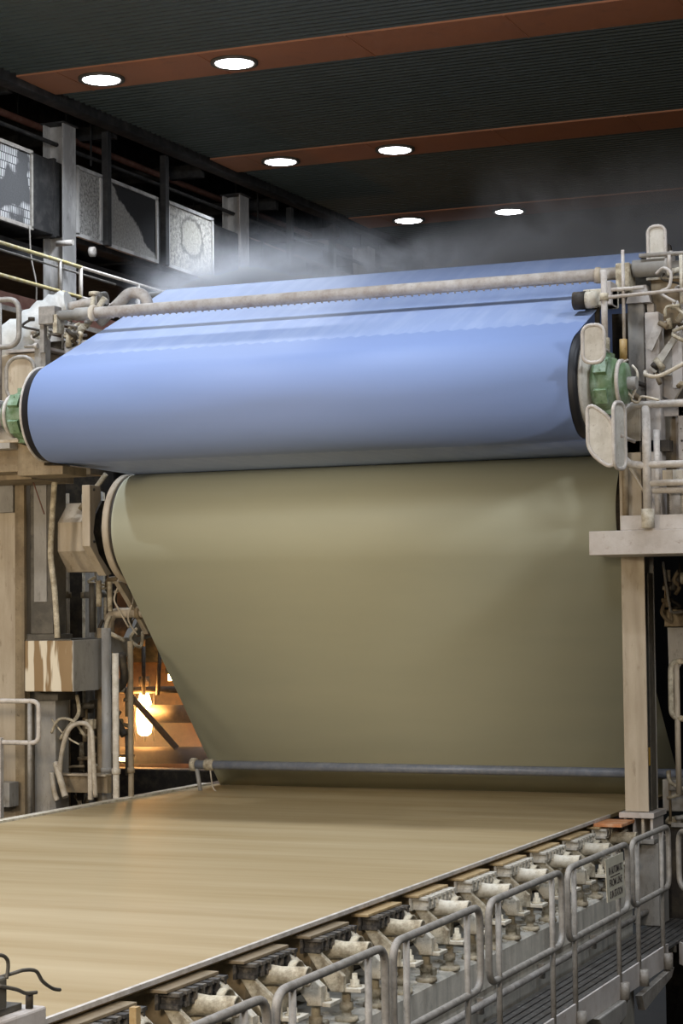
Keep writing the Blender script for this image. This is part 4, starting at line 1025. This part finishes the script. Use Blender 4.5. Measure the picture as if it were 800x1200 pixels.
MB().lathe([(-13.78, .03), (-13.76, .07), (-13.70, .07), (-13.70, .02)], (0, 24.6, 10.05), 'X', 16).build('lamp_head', M['tube_white'], t)

# ------------------------------------------------------------------ near left nozzle box on the wire edge
t = thing('nozzle_box', (-5.15, 7.6, 2.4), 'pale box with bent thin nozzle tubes at the bottom left corner', 'nozzle box')
MB().box((-5.30, 6.9, 3.04), (-4.96, 8.42, 3.20)).build('box', M['white_beam'], t, .012)
MB().box((-5.31, 6.9, 3.20), (-5.02, 8.30, 3.232)).build('lid', M['grey_dark'], t, .005)
MB().box((-5.12, 7.7, 3.232), (-5.0, 8.14, 3.38)).build('valve_block', M['grey_dark'], t, .012)
MB().cyl((-5.0, 8.33, 3.2), (-5.0, 8.33, 3.275), .018).build('knob', M['dark'], t)
MB().box((-5.2, 7.4, 2.4), (-5.08, 7.6, 3.04)).build('leg', M['grey_dark'], t)
for pts in ([(-5.05, 8.08, 3.37), (-5.0, 8.2, 3.385), (-5.0, 8.29, 3.383), (-5.0, 8.39, 3.362), (-5.0, 8.45, 3.305), (-5.0, 8.54, 3.257), (-5.0, 8.61, 3.238)],
            [(-5.0, 8.13, 3.37), (-5.0, 8.145, 3.42), (-5.0, 8.134, 3.458), (-5.0, 8.07, 3.486), (-5.0, 7.9, 3.50)],
            [(-5.0, 8.06, 3.35), (-4.99, 8.2, 3.31), (-4.99, 8.28, 3.28), (-4.98, 8.36, 3.27)]):
    tb('tube', smoothpath(pts), .009, M['grey_dark'], t, n=8)

# ------------------------------------------------------------------ dense small pipework at both sides
def pipework(label, rng, n_, mats_, seed, xr, yr, zr, rr, vert=.5):
    random.seed(seed)
    t = thing('pipework', ((xr[0] + xr[1]) / 2, (yr[0] + yr[1]) / 2, zr[0]), label, 'pipework')
    for k in range(n_):
        x, y, z = random.uniform(*xr), random.uniform(*yr), random.uniform(*zr)
        L_ = random.uniform(.15, .5) * rng; r_ = random.uniform(*rr); m_ = M[random.choice(mats_)]
        u = random.random()
        if u < vert:
            tb('pipe', [(x, y, max(zr[0], z - L_)), (x, y, min(zr[1], z + L_))], r_, m_, t, n=10)
        elif u < vert + .25:
            tb('pipe', [(x, y, z - L_ * .4), (x, y, z), (min(xr[1], x + L_ * .6), y, z + .01)], r_, m_, t, .08, n=10)
        else:
            a_ = [(x, y, z), (x + random.uniform(-.1, .1), y - .05, z - L_ * .4), (min(xr[1], x + random.uniform(0, .2)), y, z - L_ * .7), (x + random.uniform(-.1, .1), y + .03, max(zr[0], z - L_))]
            tb('hose', smoothpath(a_), r_ * .6, m_, t, n=8)
        if random.random() < .35:
            MB().cyl((x, y, z - .02), (x, y, z + .02), r_ * 1.6, 12).build('flange', m_, t)
    return t
DM = ['crust', 'beige_dark', 'grey_dark', 'dark', 'hose', 'beige_dark']
pipework('tangle of brownish pipes and hoses behind the curved hose at lower left', 1, 26, DM, 5, (-11.9, -11.12), (20.45, 20.95), (2.95, 4.2), (.015, .05))
pipework('dim pipes and hoses between the faceted housing and the bracket girder', .8, 18, DM, 9, (-11.55, -11.1), (20.5, 21.0), (4.85, 5.55), (.012, .04))
pipework('dark small pipes just under the left end of the blue felt roll', .6, 14, ['dark', 'crust', 'grey_dark', 'beige_dark'], 17, (-11.3, -10.9), (20.6, 21.0), (6.0, 6.55), (.012, .035))
pipework('dusty fittings piled beside the lagged duct at upper left', .5, 16, ['crust', 'dark', 'rust_tube', 'tube', 'crust_white'], 23, (-11.75, -11.1), (19.6, 19.85), (8.0, 8.35), (.012, .04), .2)
pipework('dusty pipes and fittings at the right edge above the brown box', .6, 12, ['crust', 'crust_white', 'rust_tube', 'dark'], 31, (-4.48, -4.2), (19.1, 19.35), (7.6, 8.4), (.012, .035), .4)
pipework('brown pipes beneath the platform girder beside the column', .7, 14, DM, 37, (-4.88, -4.4), (20.55, 20.75), (5.06, 5.5), (.012, .04), .4)
pipework('fittings on the machine bed to the right of the column foot', .6, 12, ['crust', 'grey', 'tube', 'beige_dark', 'dark'], 41, (-4.85, -4.3), (20.3, 20.6), (2.9, 3.5), (.012, .04), .4)

# ------------------------------------------------------------------ steam
def steam(name, lo, hi, dens, label, sc=1.3, stretch=(1, 1, 1), th=(.5, .72), top_fade=True):
    o = MB().box(lo, hi).build(name, None if False else M['wall'])
    m = bpy.data.materials.new(name); m.use_nodes = True; n = m.node_tree.nodes; l = m.node_tree.links; n.clear()
    out = n.new('ShaderNodeOutputMaterial'); v = n.new('ShaderNodeVolumePrincipled')
    v.inputs['Color'].default_value = (.93, .95, 1, 1); v.inputs['Anisotropy'].default_value = .2
    l.new(v.outputs[0], out.inputs['Volume'])
    tc = n.new('ShaderNodeTexCoord'); mp = n.new('ShaderNodeMapping'); mp.inputs['Scale'].default_value = stretch
    l.new(tc.outputs['Object'], mp.inputs[0])
    no = n.new('ShaderNodeTexNoise'); no.inputs['Scale'].default_value = sc; no.inputs['Detail'].default_value = 5; no.inputs['Roughness'].default_value = .58; no.inputs['Distortion'].default_value = .5
    l.new(mp.outputs[0], no.inputs['Vector'])
    r = n.new('ShaderNodeMapRange'); r.inputs['From Min'].default_value = th[0]; r.inputs['From Max'].default_value = th[1]; l.new(no.outputs['Fac'], r.inputs[0])
    g = n.new('ShaderNodeSeparateXYZ'); l.new(tc.outputs['Generated'], g.inputs[0])
    fade = n.new('ShaderNodeMapRange'); fade.inputs['From Min'].default_value = 1; fade.inputs['From Max'].default_value = .05; l.new(g.outputs[2], fade.inputs[0])
    pw = n.new('ShaderNodeMath'); pw.operation = 'POWER'; pw.inputs[1].default_value = 2.8; l.new(fade.outputs[0], pw.inputs[0])
    # soft side edges
    prod = pw.outputs[0]
    for i in (0, 1):
        a = n.new('ShaderNodeMath'); a.operation = 'SUBTRACT'; l.new(g.outputs[i], a.inputs[0]); a.inputs[1].default_value = .5
        b = n.new('ShaderNodeMath'); b.operation = 'ABSOLUTE'; l.new(a.outputs[0], b.inputs[0])
        c = n.new('ShaderNodeMapRange'); c.inputs['From Min'].default_value = .5; c.inputs['From Max'].default_value = .38; l.new(b.outputs[0], c.inputs[0])
        d_ = n.new('ShaderNodeMath'); d_.operation = 'MULTIPLY'; l.new(prod, d_.inputs[0]); l.new(c.outputs[0], d_.inputs[1]); prod = d_.outputs[0]
    d1 = n.new('ShaderNodeMath'); d1.operation = 'MULTIPLY'; l.new(prod, d1.inputs[0]); l.new(r.outputs[0], d1.inputs[1])
    d2 = n.new('ShaderNodeMath'); d2.operation = 'MULTIPLY'; l.new(d1.outputs[0], d2.inputs[0]); d2.inputs[1].default_value = dens
    l.new(d2.outputs[0], v.inputs['Density'])
    o.data.materials.clear(); o.data.materials.append(m)
    tag(o, label, 'steam', kind='stuff'); return o
steam('steam_cloud', (-11.6, 21.3, 8.55), (-4.0, 23.2, 9.75), 16.0, 'white steam drifting up along the back edge of the blue felt', 1.0, (1, 1, 1.3), (.40, .66))
steam('steam_plume', (-7.4, 21.6, 8.7), (-3.9, 23.6, 10.5), 11.0, 'taller plume of steam rising at the right end of the blue felt', .9, (1, 1, .8), (.36, .66))
steam('warm_haze', (-15.6, 25.6, 2.9), (-12.2, 27.8, 4.9), .3, 'warm haze hanging around the glowing orange lamp', 1.6, (1, 1, 1), (.3, .7))

# machine lighting: unseen fill lights added to brighten the machine, no fittings modelled
area('fill_light', (-9, 6, 11.5), (-8, 19.5, 6), 1.5, 260, COOL)
area('fill_light', (-3, 4, 11.0), (-5, 18, 5), 1.5, 230, (.95, .95, 1))
area('flood_warm', (-12.0, 7, 6.5), (-8, 21, 4.5), 1.2, 390, WARM)  # added warm fill for the lower felt, fabric and wire
area('flood_warm', (-3.0, 2, 6.5), (-7.5, 20, 3.8), 1.5, 390, WARM)
area('fill_light', (5, 12, 11), (-4.6, 19.5, 5), 1.5, 300, (.95, .97, 1))  # added fill from the right for the dim side faces
area('flood_warm', (-13.0, 15, 5.0), (-11.5, 20, 5), .8, 50, WARM)

w = bpy.data.worlds.new('World'); bpy.context.scene.world = w; w.use_nodes = True
w.node_tree.nodes['Background'].inputs[0].default_value = (.5, .55, .6, 1); w.node_tree.nodes['Background'].inputs[1].default_value = .02
sc = bpy.context.scene
sc.view_settings.view_transform = 'Standard'; sc.view_settings.look = 'None'; sc.view_settings.gamma = 1
sc.view_settings.use_curve_mapping = False; sc.view_settings.exposure = 0.0
